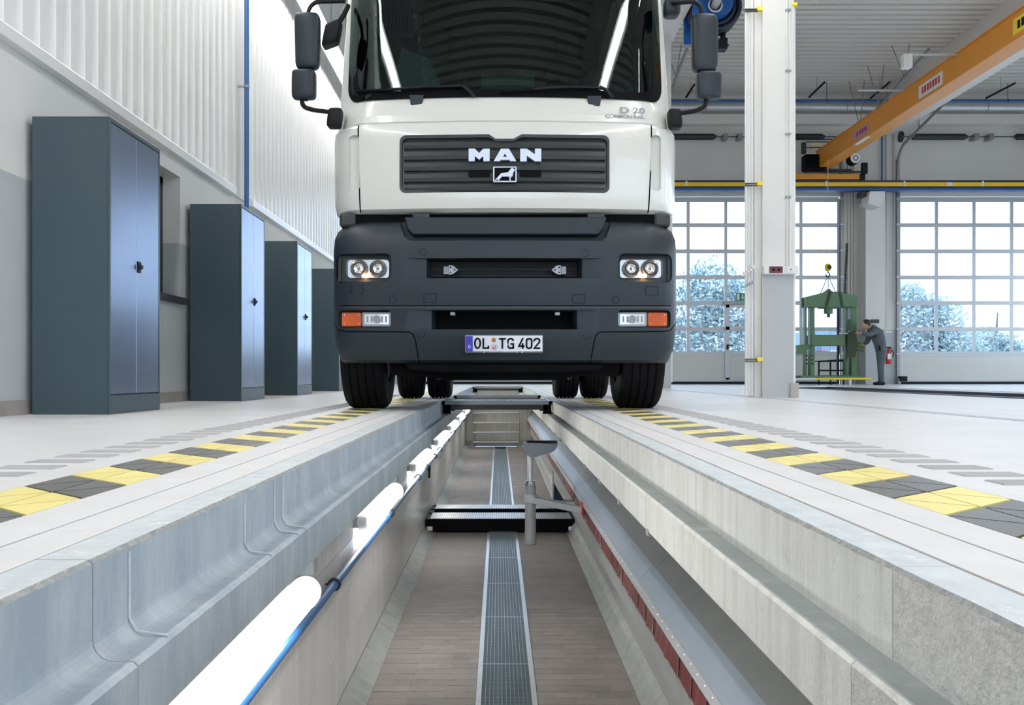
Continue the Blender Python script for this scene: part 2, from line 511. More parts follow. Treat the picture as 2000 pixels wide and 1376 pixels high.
# ribbed guide tiles beside the bands
def ribbed_mesh(x0, x1):
    mb = MB(); mb.box(x0, x1, 0, 0.098, -0.004, 0.0016)
    for i in range(5):
        yy = 0.01 + i * 0.0195
        mb.box(x0 + 0.004, x1 - 0.004, yy, yy + 0.009, 0.0015, 0.0036)
    return mb.mesh('ribbed_tile', M['ribbed_tile'])
for x0, x1 in ((-1.40, -1.225), (1.19, 1.36)):
    me = ribbed_mesh(x0, x1)
    for k in range(58):
        link('ribbed_tile', me, floor, (0, 1.52 + k * 0.192, 0))
me = ribbed_mesh(7.55, 7.80)
for k in range(46): link('ribbed_tile', me, floor, (0, 9.0 + k * 0.24, 0))

# slotted drain on the floor at the column row
dr = empty('floor_drain', (2.98, 2, 0)); tag(dr, 'narrow steel slotted drain running along the floor before the white column', 'drain')
mb = MB(); mb.box(2.925, 2.932, 2, 26.5, -0.01, 0.003); mb.box(3.022, 3.029, 2, 26.5, -0.01, 0.003); mb.build('drain_edge', M['steel_light'], dr)
mb = MB()
for k in range(620): mb.box(2.932, 3.022, 3.0 + k * 0.034, 3.0 + k * 0.034 + 0.016, -0.006, 0.0025)
o = mb.build('drain_bars', M['frame_alu'], dr); o['kind'] = 'stuff'
mb = MB(); mb.quad((2.93, 2, 0.0007), (3.025, 2, 0.0007), (3.025, 26.5, 0.0007), (2.93, 26.5, 0.0007)); mb.build('drain_channel', M['frame_alu'], dr)

# second pit, unlit: its shade is put into the dark wall colour
p2 = empty('wall_second_pit'); tag(p2, 'dark steel lined sides of the second inspection pit', 'pit wall', kind='structure')
mb = MB()
mb.quad((P2A, -3, 0), (P2A, P2END, 0), (P2A, P2END, -1.4), (P2A, -3, -1.4)); mb.quad((P2B, -3, 0), (P2B, P2END, 0), (P2B, P2END, -1.4), (P2B, -3, -1.4))
mb.quad((P2A, P2END, 0), (P2B, P2END, 0), (P2B, P2END, -1.4), (P2A, P2END, -1.4)); mb.quad((P2A, -3, -1.4), (P2B, -3, -1.4), (P2B, P2END, -1.4), (P2A, P2END, -1.4))
mb.build('pit_lining', M['duct_dark'], p2, fix=False)
mb = MB(); mb.box(P2A - 0.09, P2A + 0.02, -3, P2END + 0.1, -0.2, 0.012); mb.box(P2B - 0.02, P2B + 0.06, -3, P2END + 0.1, -0.2, 0.012)
mb.build('edge_rail', M['dark_metal'], p2)

# ---------- left wall
wl = empty('wall_left', (X_LEFT, 9, 0)); tag(wl, 'left wall, grey dado, white plaster and corrugated white cladding above', 'wall', kind='structure')
WY0, WY1, WZ0, WZ1, WD = 7.4, 9.47, 1.0, 2.18, 0.17
mb = MB()
def lw(y0, y1, z0, z1, mi): mb.quad((X_LEFT, y0, z0), (X_LEFT, y1, z0), (X_LEFT, y1, z1), (X_LEFT, y0, z1), mi)
DZ = 1.54
for y0, y1 in ((Y_BACK, WY0), (WY1, Y_FAR)):
    lw(y0, y1, 0, DZ, 1); lw(y0, y1, DZ, 2.36, 0)
lw(WY0, WY1, 0, WZ0, 1); lw(WY0, WY1, WZ1, 2.36, 0)
for y in (WY0, WY1):
    mb.quad((X_LEFT, y, WZ0), (X_LEFT - WD - .03, y, WZ0), (X_LEFT - WD - .03, y, DZ), (X_LEFT, y, DZ), 1)
    mb.quad((X_LEFT, y, DZ), (X_LEFT - WD - .03, y, DZ), (X_LEFT - WD - .03, y, WZ1), (X_LEFT, y, WZ1), 0)
mb.quad((X_LEFT, WY0, WZ1), (X_LEFT, WY1, WZ1), (X_LEFT - WD - .03, WY1, WZ1), (X_LEFT - WD - .03, WY0, WZ1), 0)
mb.quad((X_LEFT, WY0, WZ0), (X_LEFT, WY1, WZ0), (X_LEFT - WD - .03, WY1, WZ0), (X_LEFT - WD - .03, WY0, WZ0), 1)
mb.build('plaster', [M['white_plaster'], M['grey_paint']], wl, fix=False)
def corrugated(y0, y1, name):
    mb = MB(); pitch = 0.235; y = y0; prof = []
    while y < y1 - pitch:
        prof += [(0.0, y), (0.0, y + 0.105), (0.042, y + 0.125), (0.042, y + 0.215)]
        y += pitch
    prof += [(0.0, y), (0.0, y1)]
    for (d0, a), (d1, b) in zip(prof[:-1], prof[1:]):
        mb.quad((X_LEFT + 0.012 + d0, a, 2.42), (X_LEFT + 0.012 + d1, b, 2.42), (X_LEFT + 0.012 + d1, b, Z_CEIL), (X_LEFT + 0.012 + d0, a, Z_CEIL))
    return mb.build(name, M['white_metal'], wl, fix=False)
corrugated(Y_BACK, 11.25, 'corrugated_cladding')
corrugated(11.98, Y_FAR, 'corrugated_cladding')
for a, b in ((Y_BACK, 11.25), (11.98, Y_FAR)):
    mb = MB(); mb.prism([(X_LEFT, 2.335), (X_LEFT + 0.075, 2.335), (X_LEFT + 0.078, 2.41), (X_LEFT + 0.06, 2.43), (X_LEFT, 2.43)], 'y', a, b)
    mb.build('base_flashing', M['white_metal'], wl)
mb = MB(); mb.box(X_LEFT, X_LEFT + 0.018, 11.25, 11.98, 2.36, Z_CEIL); mb.box(X_LEFT + .018, X_LEFT + .05, 11.25, 11.29, 2.36, Z_CEIL)
mb.build('pilaster', M['white_plaster'], wl)
sk = MB(); sk.box(X_LEFT + 0.001, X_LEFT + 0.014, 0, 0.196, 0.0, 0.097); sk_me = sk.mesh('skirting_tile', M['skirting_tile'], bevel=0.001, bseg=1)
for k in range(62): link('skirting_tile', sk_me, wl, (0, 5.1 + k * 0.2, 0))

w1 = empty('window_1', (X_LEFT - WD, 8.4, WZ0)); tag(w1, 'dark framed window set deep in the left wall between the lockers', 'window', kind='structure')
mb = MB(); x = X_LEFT - WD
for a, b, c, d in ((WY0, WY0 + .07, WZ0, WZ1), (WY1 - .07, WY1, WZ0, WZ1), (WY0, WY1, WZ0, WZ0 + .07), (WY0, WY1, WZ1 - .07, WZ1), (8.4, 8.47, WZ0, WZ1)):
    mb.box(x - 0.05, x, a, b, c, d)
mb.build('window_frame', M['dark_metal'], w1)
mb = MB(); mb.box(x - 0.03, x - 0.024, WY0, WY1, WZ0, WZ1); mb.build('window_pane', mat('dark_glass', (0.012, 0.014, 0.016), 0.05), w1)
mb = MB(); mb.box(x, X_LEFT + 0.06, WY0 - .06, WY1 + .08, WZ0 - 0.055, WZ0 + 0.005); mb.build('window_sill', M['dark_metal'], w1, bevel=0.006)

# blue pipe down the pilaster
bp = empty('wall_pipe', (X_LEFT + .1, 11.5, 2)); tag(bp, 'vertical blue compressed air pipe clipped to the white wall pilaster', 'pipe')
mb = MB(); mb.cyl((X_LEFT + .12, 11.5, 0.3), (X_LEFT + .12, 11.5, Z_CEIL - .2), 0.027, seg=14); mb.build('pipe_run', M['blue_pipe'], bp, smooth=40)
for z in (2.05, 3.65, 4.85, 6.3):
    mb = MB(); mb.cyl((X_LEFT + .12, 11.5, z), (X_LEFT + .12, 11.5, z + .03), 0.034, seg=14); mb.box(X_LEFT + .0, X_LEFT + .1, 11.49, 11.51, z + .005, z + .025)
    mb.build('pipe_clip', M['grey_metal'], bp)

# ---------- ceiling
ce = empty('ceiling', (0, 0, Z_CEIL)); tag(ce, 'pale corrugated steel roof deck with ribs across the hall', 'ceiling', kind='structure')
mb = MB(); y = Y_BACK; prof = []
while y < Y_FAR:
    prof += [(0.0, y), (0.0, y + 0.175), (0.20, y + 0.185), (0.20, y + 0.28)]
    y += 0.29
for (d0, a), (d1, b) in zip(prof[:-1], prof[1:]):
    mb.quad((X_LEFT - .1, a, Z_CEIL + d0), (X_RIGHT, a, Z_CEIL + d0), (X_RIGHT, b, Z_CEIL + d1), (X_LEFT - .1, b, Z_CEIL + d1))
mb.build('roof_deck', M['ceiling_metal'], ce, fix=False)
for x0, x1 in ((3.05, 3.47), (10.5, 10.95)):
    mb = MB(); mb.box(x0, x1, Y_BACK, Y_FAR, 6.9, Z_CEIL + .05); mb.build('roof_girder', M['beam_white'], ce, bevel=0.012)

# ---------- far wall with sectional doors
DOOR_TOP = 5.20
doors = [(-2.45, 5), (4.22, 5), (11.12, 5)]
COLW = 1.045
wf = empty('wall_far', (6, Y_FAR, 0)); tag(wf, 'far wall of beige panels around the glazed sectional doors', 'wall', kind='structure')
mb = MB(); xs = [X_LEFT - .1]
for x, n in doors: xs += [x - .06, x + n * COLW + .06]
xs.append(X_RIGHT)
for i in range(0, len(xs), 2):
    mb.box(xs[i], xs[i + 1], Y_FAR, Y_FAR + .2, 0, 1.5, 1); mb.box(xs[i], xs[i + 1], Y_FAR, Y_FAR + .2, 1.5, DOOR_TOP + .05, 0)
mb.box(X_LEFT - .1, X_RIGHT, Y_FAR, Y_FAR + .2, DOOR_TOP + .05, Z_CEIL + .1, 0)
mb.build('wall_panels', [M['wall_panel'], M['grey_paint']], wf)
mb = MB(); mb.box(X_LEFT, X_RIGHT, Y_FAR - .28, Y_FAR, 7.15, 7.42); mb.build('ring_beam', M['beam_white'], wf)
wc = empty('trim_3', (10.25, 26.7, 0)); tag(wc, 'white column standing before the far wall between two doors', 'column', kind='structure')
mb = MB(); mb.box(9.98, 10.52, 26.45, Y_FAR, 1.5, 5.0, 0); mb.box(9.98, 10.52, 26.45, Y_FAR, 0, 1.5, 1); mb.build('wall_column', [M['white_plaster'], M['grey_paint']], wc)
mb = MB()
for x in (9.68, 9.76, 9.84): mb.box(x, x + .03, Y_FAR - .05, Y_FAR, 0, 6.9)
mb.build('cable_duct', M['wall_panel'], wf)
mb = MB(); mb.cyl((10.6, 26.9, 1.6), (10.6, 26.9, 6.9), 0.022, seg=10); mb.build('blue_conduit', M['blue_paint'], wf)
mb = MB(); mb.cyl((10.72, 26.93, 1.55), (10.72, 26.93, 6.9), 0.015, seg=8); mb.cyl((10.92, 26.93, 2.3), (10.92, 26.93, 6.9), 0.012, seg=8); mb.build('grey_conduit', M['grey_metal'], wf)

ROWS = [PZ(690.5, Y_FAR), PZ(642.5, Y_FAR), PZ(591.5, Y_FAR), PZ(541, Y_FAR), PZ(490, Y_FAR), PZ(439, Y_FAR), PZ(389, Y_FAR)]
def sectional_door(idx, x0, n, label):
    d = empty('door_%d' % idx, (x0 + n * COLW / 2, Y_FAR, 0)); tag(d, label, 'door', kind='structure')
    x1 = x0 + n * COLW; ya, yb = Y_FAR + .02, Y_FAR + .07
    for i, z in enumerate(ROWS):
        h = 0.055 if 0 < i < 6 else 0.07
        mb = MB(); mb.box(x0, x1, ya - .005, yb, z - h, z + h); mb.box(x0, x1, ya - .008, yb, z - .006, z + .006); mb.build('rail', M['frame_alu'], d, bevel=0.006, bseg=1)
    me = MB(); me.box(-.042, .042, ya, yb, ROWS[0], ROWS[-1]); me = me.mesh('mullion', M['frame_alu'])
    for k in range(n + 1): link('mullion', me, d, (x0 + k * COLW, 0, 0))
    for i in range(6):
        pm = MB(); pm.box(.04, COLW - .04, ya + .02, ya + .03, ROWS[i] + .05, ROWS[i + 1] - .05); pm = pm.mesh('pane', M['pane'])
        for k in range(n): link('pane', pm, d, (x0 + k * COLW, 0, 0))
    mb = MB(); mb.box(x0, x1, ya, yb, 0.10, ROWS[0] - .05)
    for z in (0.30, 0.55): mb.box(x0, x1, ya - .004, ya, z, z + .01)
    mb.build('bottom_panel', M['door_panel'], d)
    mb = MB(); mb.box(x0, x1, ya - .02, yb + .02, 0.0, 0.07); mb.build('bottom_seal', M['seal_black'], d)
    mb = MB(); mb.box(x0, x1, ya - .01, yb, 0.07, 0.11); mb.build('bottom_rail', M['frame_alu'], d)
    for x in (x0 - .1, x1 + .02):
        mb = MB(); mb.box(x, x + .08, Y_FAR - .09, Y_FAR + .01, 0, 6.2); mb.build('guide_track', M['grey_metal'], d)
        mb = MB()
        for z in ROWS: mb.box(x - .02, x + .1, Y_FAR - .12, Y_FAR + .0, z - .02, z + .02)
        mb.build('roller_bracket', M['frame_alu'], d)
    mb = MB(); mb.box(x0 - .05, x1 + .05, Y_FAR - .03, Y_FAR + .02, DOOR_TOP, DOOR_TOP + .2); mb.build('header', M['wall_panel'], d)
    # torsion shaft with spring tubes
    z = PZ(267, 26.75); mb = MB(); mb.cyl((x0 - .1, 26.75, z), (x1 + .1, 26.75, z), 0.016, seg=10); mb.build('shaft', M['dark_metal'], d)
    for a, b in ((x0 + .25, x0 + 1.7), (x1 - 2.1, x1 - .55)):
        mb = MB(); mb.cyl((a, 26.75, z), (b, 26.75, z), 0.085, seg=18); mb.cyl((a - .06, 26.75, z), (a, 26.75, z), 0.05, seg=14); mb.cyl((b, 26.75, z), (b + .06, 26.75, z), 0.05, seg=14)
        mb.build('spring_tube', M['dark_metal'], d, smooth=40)
    for a in (x0 + 1.95, x0 + 2.35):
        mb = MB(); mb.box(a, a + .12, 26.68, 26.98, z - .08, z + .08); mb.build('shaft_bearing', M['grey_metal'], d)
    for x in (x0 - .06, x1 + .06):
        mb = MB(); mb.lathe([(0.0, -.03), (.15, -.03), (.15, .03), (0.0, .03)], (x, 26.75, z), (1, 0, 0), 20); mb.build('cable_drum', M['dark_metal'], d, smooth=30)
        mb = MB(); pth = arc_path([(x, 26.95, 5.6), (x, 26.9, 6.5), (x, 21.5, 7.45)], 0.9, 10); mb.tube(pth, 0.038, 6); mb.build('ceiling_track', M['grey_metal'], d)
        for yy, zz in ((25.6, 6.75), (24.3, 6.97), (22.8, 7.23)):
            mb = MB(); mb.cyl((x, yy, zz), (x + .12, yy, 8.0), 0.012, seg=6); mb.cyl((x, yy, zz), (x - .25, yy + .1, 8.0), 0.012, seg=6); mb.build('track_hanger', M['grey_metal'], d)
    return d
sectional_door(1, *doors[0], 'glazed sectional door behind the truck')
d2 = sectional_door(2, *doors[1], 'glazed sectional door with a wicket door behind the white column')
d3 = sectional_door(3, *doors[2], 'glazed sectional door at the right edge, beside the worker')
# wicket door in door 2
x = PX(1417, Y_FAR); x2 = PX(1488, Y_FAR)
mb = MB(); y = Y_FAR - .005
for a, b, c, d in ((x - .02, x + .11, .12, 2.2), (x2 - .06, x2 + .05, .12, 2.2), (x, x2, 2.12, 2.2), (x, x2, .1, .18), (x, x2, PZ(640, 27) - .06, PZ(640, 27) + .04)):
    mb.box(a, b, y - .02, y + .025, c, d)
w = mb.build('wicket_frame', M['frame_alu'], d2, bevel=0.004, bseg=1)
mb = MB(); mb.box(x + .02, x + .07, y - .06, y - .02, PZ(676, 27) - .09, PZ(676, 27) + .05); mb.cyl((x + .04, y - .07, PZ(674, 27)), (x + .2, y - .07, PZ(674, 27)), .014, seg=8)
mb.build('handle', M['seal_black'], w)
mb = MB(); mb.box(x - .05, x2 + .05, y - .05, y, 2.22, 2.30); mb.build('door_closer', M['grey_metal'], w)

# exit sign on door 2
es = empty('exit_sign', P(1446, 579, 26.9)); tag(es, 'green emergency exit sign with white arrow above the wicket door', 'sign')
a, b = P(1437, 587, 26.9), P(1456, 572, 26.9)
mb = MB(); mb.box(a.x, b.x, 26.9, 26.93, a.z, b.z); mb.build('sign_board', mat('exit_green', (0.0, 0.20, 0.09), 0.4), es)
w_ = b.x - a.x; h_ = b.z - a.z
mb = MB(); mb.box(a.x + .1 * w_, a.x + .38 * w_, 26.893, 26.9, a.z + .12 * h_, b.z - .12 * h_); mb.build('door_pictogram', M['white'], es)
mb = MB(); cxx = a.x + .7 * w_
mb.box(cxx - .02, cxx + .02, 26.893, 26.9, a.z + .35 * h_, b.z - .14 * h_)
mb.prism([(cxx - .06, a.z + .45 * h_), (cxx + .06, a.z + .45 * h_), (cxx, a.z + .15 * h_)], 'y', 26.893, 26.9); mb.build('arrow', M['white'], es)

# ---------- walls outside the frame: glazed doors behind the camera and windows on the right let daylight in
wb = empty('wall_back', (6, Y_BACK, 0)); tag(wb, 'back wall behind the viewpoint with glazed doors', 'wall', kind='structure')
mb = MB(); xs2 = [X_LEFT - .1, -2.45, 2.77, 4.22, 9.44, 11.12, 16.34, X_RIGHT]
for i in range(0, 8, 2): mb.box(xs2[i], xs2[i + 1], Y_BACK - .2, Y_BACK, 0, DOOR_TOP)
mb.box(X_LEFT - .1, X_RIGHT, Y_BACK - .2, Y_BACK, DOOR_TOP, Z_CEIL + .1)
mb.build('wall_panels', M['wall_panel'], wb)
mb = MB()
for x0 in (-2.45, 4.22, 11.12):
    mb.box(x0, x0 + 5.22, Y_BACK - .1, Y_BACK - .05, 0, .8)
    for z in ROWS: mb.box(x0, x0 + 5.22, Y_BACK - .1, Y_BACK - .05, z - .055, z + .055)
    for k in range(6): mb.box(x0 + k * COLW - .04, x0 + k * COLW + .04, Y_BACK - .1, Y_BACK - .05, 0, DOOR_TOP)
mb.build('door_frames', M['frame_alu'], wb)
wr = empty('wall_right', (X_RIGHT, 9, 0)); tag(wr, 'right wall outside the view with a long window band', 'wall', kind='structure')
mb = MB()
mb.box(X_RIGHT, X_RIGHT + .2, Y_BACK, Y_FAR, 0, 1.0); mb.box(X_RIGHT, X_RIGHT + .2, Y_BACK, Y_FAR, 4.4, Z_CEIL + .1)
for yy in range(-8, 28, 5): mb.box(X_RIGHT, X_RIGHT + .2, yy, yy + 1.0, 1.0, 4.4)
mb.build('wall_panels', M['wall_panel'], wr)

# ---------- columns of the middle row
def column(y, label, detailed):
    c = empty('column', (3.25, y, 0)); tag(c, label, 'column')
    x0, x1 = PX(1489, 11.1), PX(1551, 11.1)
    mb = MB(); mb.box(x0, x1, y, y + .45, 1.42, 6.9, 0); mb.box(x0, x1, y, y + .45, 0, 1.42, 1)
    mb.build('shaft', [M['white_plaster'], M['grey_paint']], c, bevel=0.006, bseg=2)
    mb = MB(); mb.box(x0, x1, y - .003, y, 0, 0.0); 
    # side duct carrying cables, beside the shaft
    mb = MB(); mb.box(PX(1476, 11.1), x0, y + .06, y + .40, 0.0, 6.9); mb.build('side_casing', M['white_plaster'], c)
    mb = MB(); mb.cyl((x1 + .012, y + .06, 0.11), (x1 + .012, y + .06, PZ(12, 11.1)), .022, seg=12); mb.build('corner_guard', M['white_metal'], c, smooth=40)
    if not detailed: return c
    for k, px in enumerate((1457.5, 1462, 1466.5, 1472)):
        xx = PX(px, y); mb = MB(); mb.cyl((xx, y + .02 + .02 * k, 0.02), (xx, y + .02 + .02 * k, 6.8), 0.0125 if k < 3 else 0.02, seg=10); mb.build('riser_pipe', M['white_metal'], c, smooth=40)
    for py in (18, 358, 701):
        z = PZ(py, y)
        mb = MB(); mb.box(PX(1478, y), PX(1488, y), y - .03, y + .02, z - .022, z + .022); mb.build('clamp_cap', M['yellow'], c)
        mb = MB(); mb.box(PX(1455, y), PX(1480, y), y - .012, y + .012, z - .03, z - .018); mb.box(PX(1455, y), PX(1480, y), y - .012, y + .012, z - .008, z + .004)
        mb.build('clamp_bar', M['dark_metal'], c)
    z = PZ(552, y)
    for k in range(4):
        mb = MB(); xx = PX(1456 + 4.8 * k, y); mb.box(xx - .008, xx + .012, y - .015, y + .01, z - .05 + .014 * k, z - .02 + .014 * k); mb.build('pipe_clip', M['grey_metal'], c)
        mb = MB(); mb.box(xx - .025, xx + .012, y - .03, y + .02, z + .09 + .022 * k, z + .13 + .022 * k); mb.build('valve_block', M['white'], c)
    # socket trunking
    z0, z1 = PZ(535, y - .06), PZ(519, y - .06)
    tr = MB(); tr.box(x0 - .0, x1 + .03, y - .07, y, z0, z1); tr = tr.build('socket_trunking', M['white'], c, bevel=0.004, bseg=1)
    yy = y - .071
    a, b = P(1502.5, 533, yy), P(1528.5, 520, yy)
    mb = MB(); mb.box(a.x, b.x, yy - .008, yy, a.z, b.z); mb.build('socket_plate', M['socket_red'], tr, bevel=0.002, bseg=1)
    for px in (1510, 1521):
        q = P(px, 526.5, yy); mb = MB(); mb.cyl((q.x, yy - .008, q.z), (q.x, yy - .0095, q.z), .014, seg=14); mb.build('socket_hole', M['black'], tr)
    q = P(1542, 526.5, yy); mb = MB(); mb.box(q.x - .035, q.x + .035, yy - .01, yy, q.z - .035, q.z + .035); mb.build('switch', M['white'], tr, bevel=.003, bseg=1)
    mb = MB(); mb.box(q.x + .006, q.x + .018, yy - .012, yy - .01, q.z - .005, q.z + .008); mb.build('switch_key', M['black'], tr)
    for px in (1536.5, 1542):
        mb = MB(); xx = PX(px, y); mb.cyl((xx, y - .012, z1), (xx, y - .012, 5.4), .008, seg=8); mb.build('conduit', M['white_metal'], c)
    for py in (20, 139, 262, 385):
        q = P(1539, py, y); mb = MB(); mb.box(q.x - .03, q.x + .03, y - .024, y, q.z - .012, q.z + .012); mb.build('conduit_clip', M['grey_metal'], c)
    q = P(1552, 8, y); mb = MB(); mb.box(q.x - .03, q.x + .035, y - .01, y + .12, q.z - .02, q.z + .02); mb.build('guard_cap', M['yellow'], c, bevel=.008)
    mb = MB(); q = P(1552, 770, y - .02); mb.box(x1 - .05, x1 + .045, y - .03, y + .1, 0, .17); mb.build('foot_guard', mat('foot_guard', (0.45, 0.43, 0.40), .6), c, bevel=.004)
    return c
column(11.1, 'white column with a red twin socket and cable risers, nearest in the hall', True)
column(19.0, 'white column half hidden behind the right rear of the truck', False)

# ---------- outside: ground and trees seen through the doors
og = empty('ground', (0, 60, -.02)); tag(og, 'pale yard outside the doors', 'yard', kind='structure')
mb = MB(); mb.quad((-80, Y_FAR + .2, -.03), (120, Y_FAR + .2, -.03), (120, 200, -.03), (-80, 200, -.03)); mb.quad((-80, Y_BACK - .2, -.03), (120, Y_BACK - .2, -.03), (120, -60, -.03), (-80, -60, -.03))
mb.quad((X_RIGHT + .2, Y_BACK, -.03), (120, Y_BACK, -.03), (120, Y_FAR, -.03), (X_RIGHT + .2, Y_FAR, -.03))
mb.build('yard_paving', M['asphalt'], og)
def tree(px, py_top, y, blobs, seed, label, n=5200):
    rnd = random.Random(seed)
    x = PX(px, y); t = empty('tree', (x, y, -.03)); tag(t, label, 'tree', 'trees in the yard outside')
    mb = MB(); mb.tube([(x, y, -.05), (x + .05, y, 1.0), (x, y, 2.2), (x + .1, y, 3.6)], [.16, .13, .10, .04], 8); mb.build('trunk', M['bark'], t, smooth=40)
    mb = MB(); tot = sum(b[3] ** 2 for b in blobs)
    for bx, by, bz, br in blobs:
        for _ in range(int(n * br * br / tot)):
            while True:
                v = Vector((rnd.uniform(-1, 1), rnd.uniform(-1, 1), rnd.uniform(-1, 1)))
                if 0.12 < v.length < 1: break
            v = v.normalized() * (v.length ** 0.6) * br * rnd.uniform(.75, 1.12)
            p = Vector((x + bx, y + by, bz)) + v
            d = Vector((rnd.gauss(0, 1), rnd.gauss(0, 1), rnd.gauss(0, 1))).normalized(); e = d.orthogonal().normalized(); s = rnd.uniform(.09, .17)
            mb.add([p + d * s, p + e * s * .5, p - d * s, p - e * s * .5], [(0, 1, 2, 3)])
    o = mb.build('foliage', M['leaf'], t, fix=False); o['kind'] = 'stuff'
YT = 46.0
tree(1392, 497, YT, [(0, 0, 4.3, 1.5), (-1.0, .2, 3.2, 1.5), (1.1, 0, 3.4, 1.5), (-1.3, 0, 1.7, 1.4), (.3, -.3, 1.8, 1.6), (1.5, 0, 1.6, 1.4), (-2.3, .3, 1.3, 1.1), (2.4, .2, 2.4, 1.2)], 3, 'broad tree outside seen through the door left of the white column', 9000)
tree(1800, 530, YT, [(-.6, 0, 3.9, .8), (-.5, 0, 3.0, 1.3), (.8, 0, 2.7, 1.3), (-1.0, 0, 1.6, 1.4), (.6, 0, 1.4, 1.5), (1.9, .2, 1.5, 1.2), (2.5, .3, .8, .9)], 5, 'broad tree outside seen through the door right of the worker', 7500)
tree(1945, 620, YT + 6, [(-.6, 0, 1.9, 1.0), (0.3, 0, 1.2, 1.2), (1.2, 0, 1.2, 1.0), (-1.4, 0, .9, .9)], 8, 'low shrub outside at the right edge of the view', 3500)
yb = empty('yard_building', P(1925, 690, 60)); tag(yb, 'low sand coloured building outside beyond the shrub', 'building')
mb = MB(); a = P(1895, 700, 60); b = P(1990, 655, 60); mb.box(a.x, b.x, 60, 66, 0, b.z); mb.build('building_wall', mat('sand', (.75, .55, .28), .8), yb)
mb = MB(); mb.box(a.x - .2, b.x + .2, 59.8, 66.2, b.z, b.z + .2); mb.build('building_roof', M['grey_paint'], yb)
for px in (1903, 1922, 1950, 1970):
    q = P(px, 675, 59.97); mb = MB(); mb.box(q.x, q.x + .35, 59.95, 60.0, q.z - .2, q.z + .2); mb.build('building_window', mat('dark_glass', (0.012, 0.014, 0.016), 0.05), yb)
yc = empty('yard_container', P(1615, 690, 50)); tag(yc, 'blue grey container standing outside behind the green press', 'container')
mb = MB(); a = P(1590, 700, 50); b = P(1640, 645, 50); mb.box(a.x, b.x, 50, 54, -.03, b.z); mb.build('container_body', mat('container_blue', (.16, .26, .36), .6), yc)
mb = MB(); 
for k in range(8): mb.box(a.x + .05 + k * .16, a.x + .12 + k * .16, 49.96, 50, .2, b.z - .1)
mb.build('container_ribs', M['container_blue'], yc)
for px in (1597, 1621): 
    q = P(px, 688, 49.95); mb = MB(); mb.box(q.x, q.x + .45, 49.93, 49.97, q.z - .25, q.z + .1); mb.build('container_marking', M['red'] if px < 1610 else M['white'], yc)
# ------------------------------------------------------------------ the inspection pit
def beam_profile(sx):
    """(x,z) outline of the precast edge beam; sx=-1 left, +1 right"""
    e = PL if sx < 0 else PR
    inn = -0.507 if sx < 0 else 0.479
    zl = -0.143 if sx < 0 else -0.128
    zb = -0.247 if sx < 0 else -0.2416
    out = []
    def q(x, z): out.append((x, z))
    q(e + sx * 0.08, 0.0); q(e + sx * .004, 0.0); q(e, -.004)
    if sx < 0:
        for a in range(0, 91, 15):      # coved foot on the left side
            r = 0.03; q(e + r - r * math.cos(math.radians(a)), zl + r - r * math.sin(math.radians(a)))
    else:
        q(e, zl)
    q(inn - (-sx) * 0 + sx * .005, zl); q(inn, zl - .005); q(inn, zb)
    q(e + sx * 0.34, zb); q(e + sx * 0.34, -.04); q(e + sx * .08, -.04)
    return out
wpl = empty('wall_pit_left', (PL, 8, ZF)); tag(wpl, 'left side of the pit, white tiled wall below the beam', 'pit wall', kind='structure')
wpr = empty('wall_pit_right', (PR, 8, ZF)); tag(wpr, 'right side of the pit, grey panelled wall below the duct', 'pit wall', kind='structure')
tb1 = empty('trim_1', (PL, 8, 0)); tag(tb1, 'blue grey precast edge beam along the left rim of the pit', 'beam', kind='structure')
tb2 = empty('trim_2', (PR, 8, 0)); tag(tb2, 'pale concrete edge beam along the right rim of the pit', 'beam', kind='structure')
def beam(sx, cuts, parent, base):
    prof = beam_profile(sx)
    for i, (a, b) in enumerate(zip(cuts[:-1], cuts[1:])):
        mb = MB(); ya, yb = a + .0015, b - .0015; ys = [ya]; rj = random.Random(int(a * 100) + sx)
        while ys[-1] < yb - .03: ys.append(min(yb, ys[-1] + (.025 if ys[-1] < 4 else .12) * rj.uniform(.7, 1.4)))
        if ys[-1] < yb: ys[-1] = yb
        n = len(prof); li = [k for k, p in enumerate(prof) if abs(p[0] - (-.507 if sx < 0 else .479)) < .0051][:2]
        w = 0.0; w2 = 0.0
        for y in ys:                                        # worn, slightly chipped edges
            w = .6 * w + .4 * rj.uniform(0, .0055); w2 = .6 * w2 + .4 * rj.uniform(0, .003)
            for k, (x, z) in enumerate(prof):
                if k == 1: x += sx * w
                elif k == 2: z -= w * .8
                elif k == li[0]: x += sx * w2
                elif k == li[1]: z -= w2
                mb.v.append((x, y, z))
        for j in range(len(ys) - 1):
            for k in range(n): mb.f.append([j * n + k, j * n + (k + 1) % n, (j + 1) * n + (k + 1) % n, (j + 1) * n + k])
        mb.f.append(list(range(n))); mb.f.append([(len(ys) - 1) * n + k for k in range(n)]); mb.mi = [0] * len(mb.f)
        o = mb.build('edge_beam', [base if not (sx > 0 and i == 0) else M['concrete_rough'], M['galvanised'], M['ledge_top'], M['worn_edge']], parent)
        for p in o.data.polygons:
            if p.normal.z > .9: p.material_index = 1 if p.center.z > -.03 else (2 if sx > 0 else 0)
            elif p.normal.z > .3 and p.center.z > -.03: p.material_index = 3
CUTL = [-3, 1.368, 2.18, 2.47, 2.56, 4.6, 5.95, 8.2, 10.4, 13, 16, 19, PIT_END + .3]
CUTR = [-3, 1.322, 2.65, 5.0, 7.4, 9.7, 12, 15, 18, PIT_END + .3]
beam(-1, CUTL, tb1, M['concrete_left']); beam(1, CUTR, tb2, M['concrete_right'])
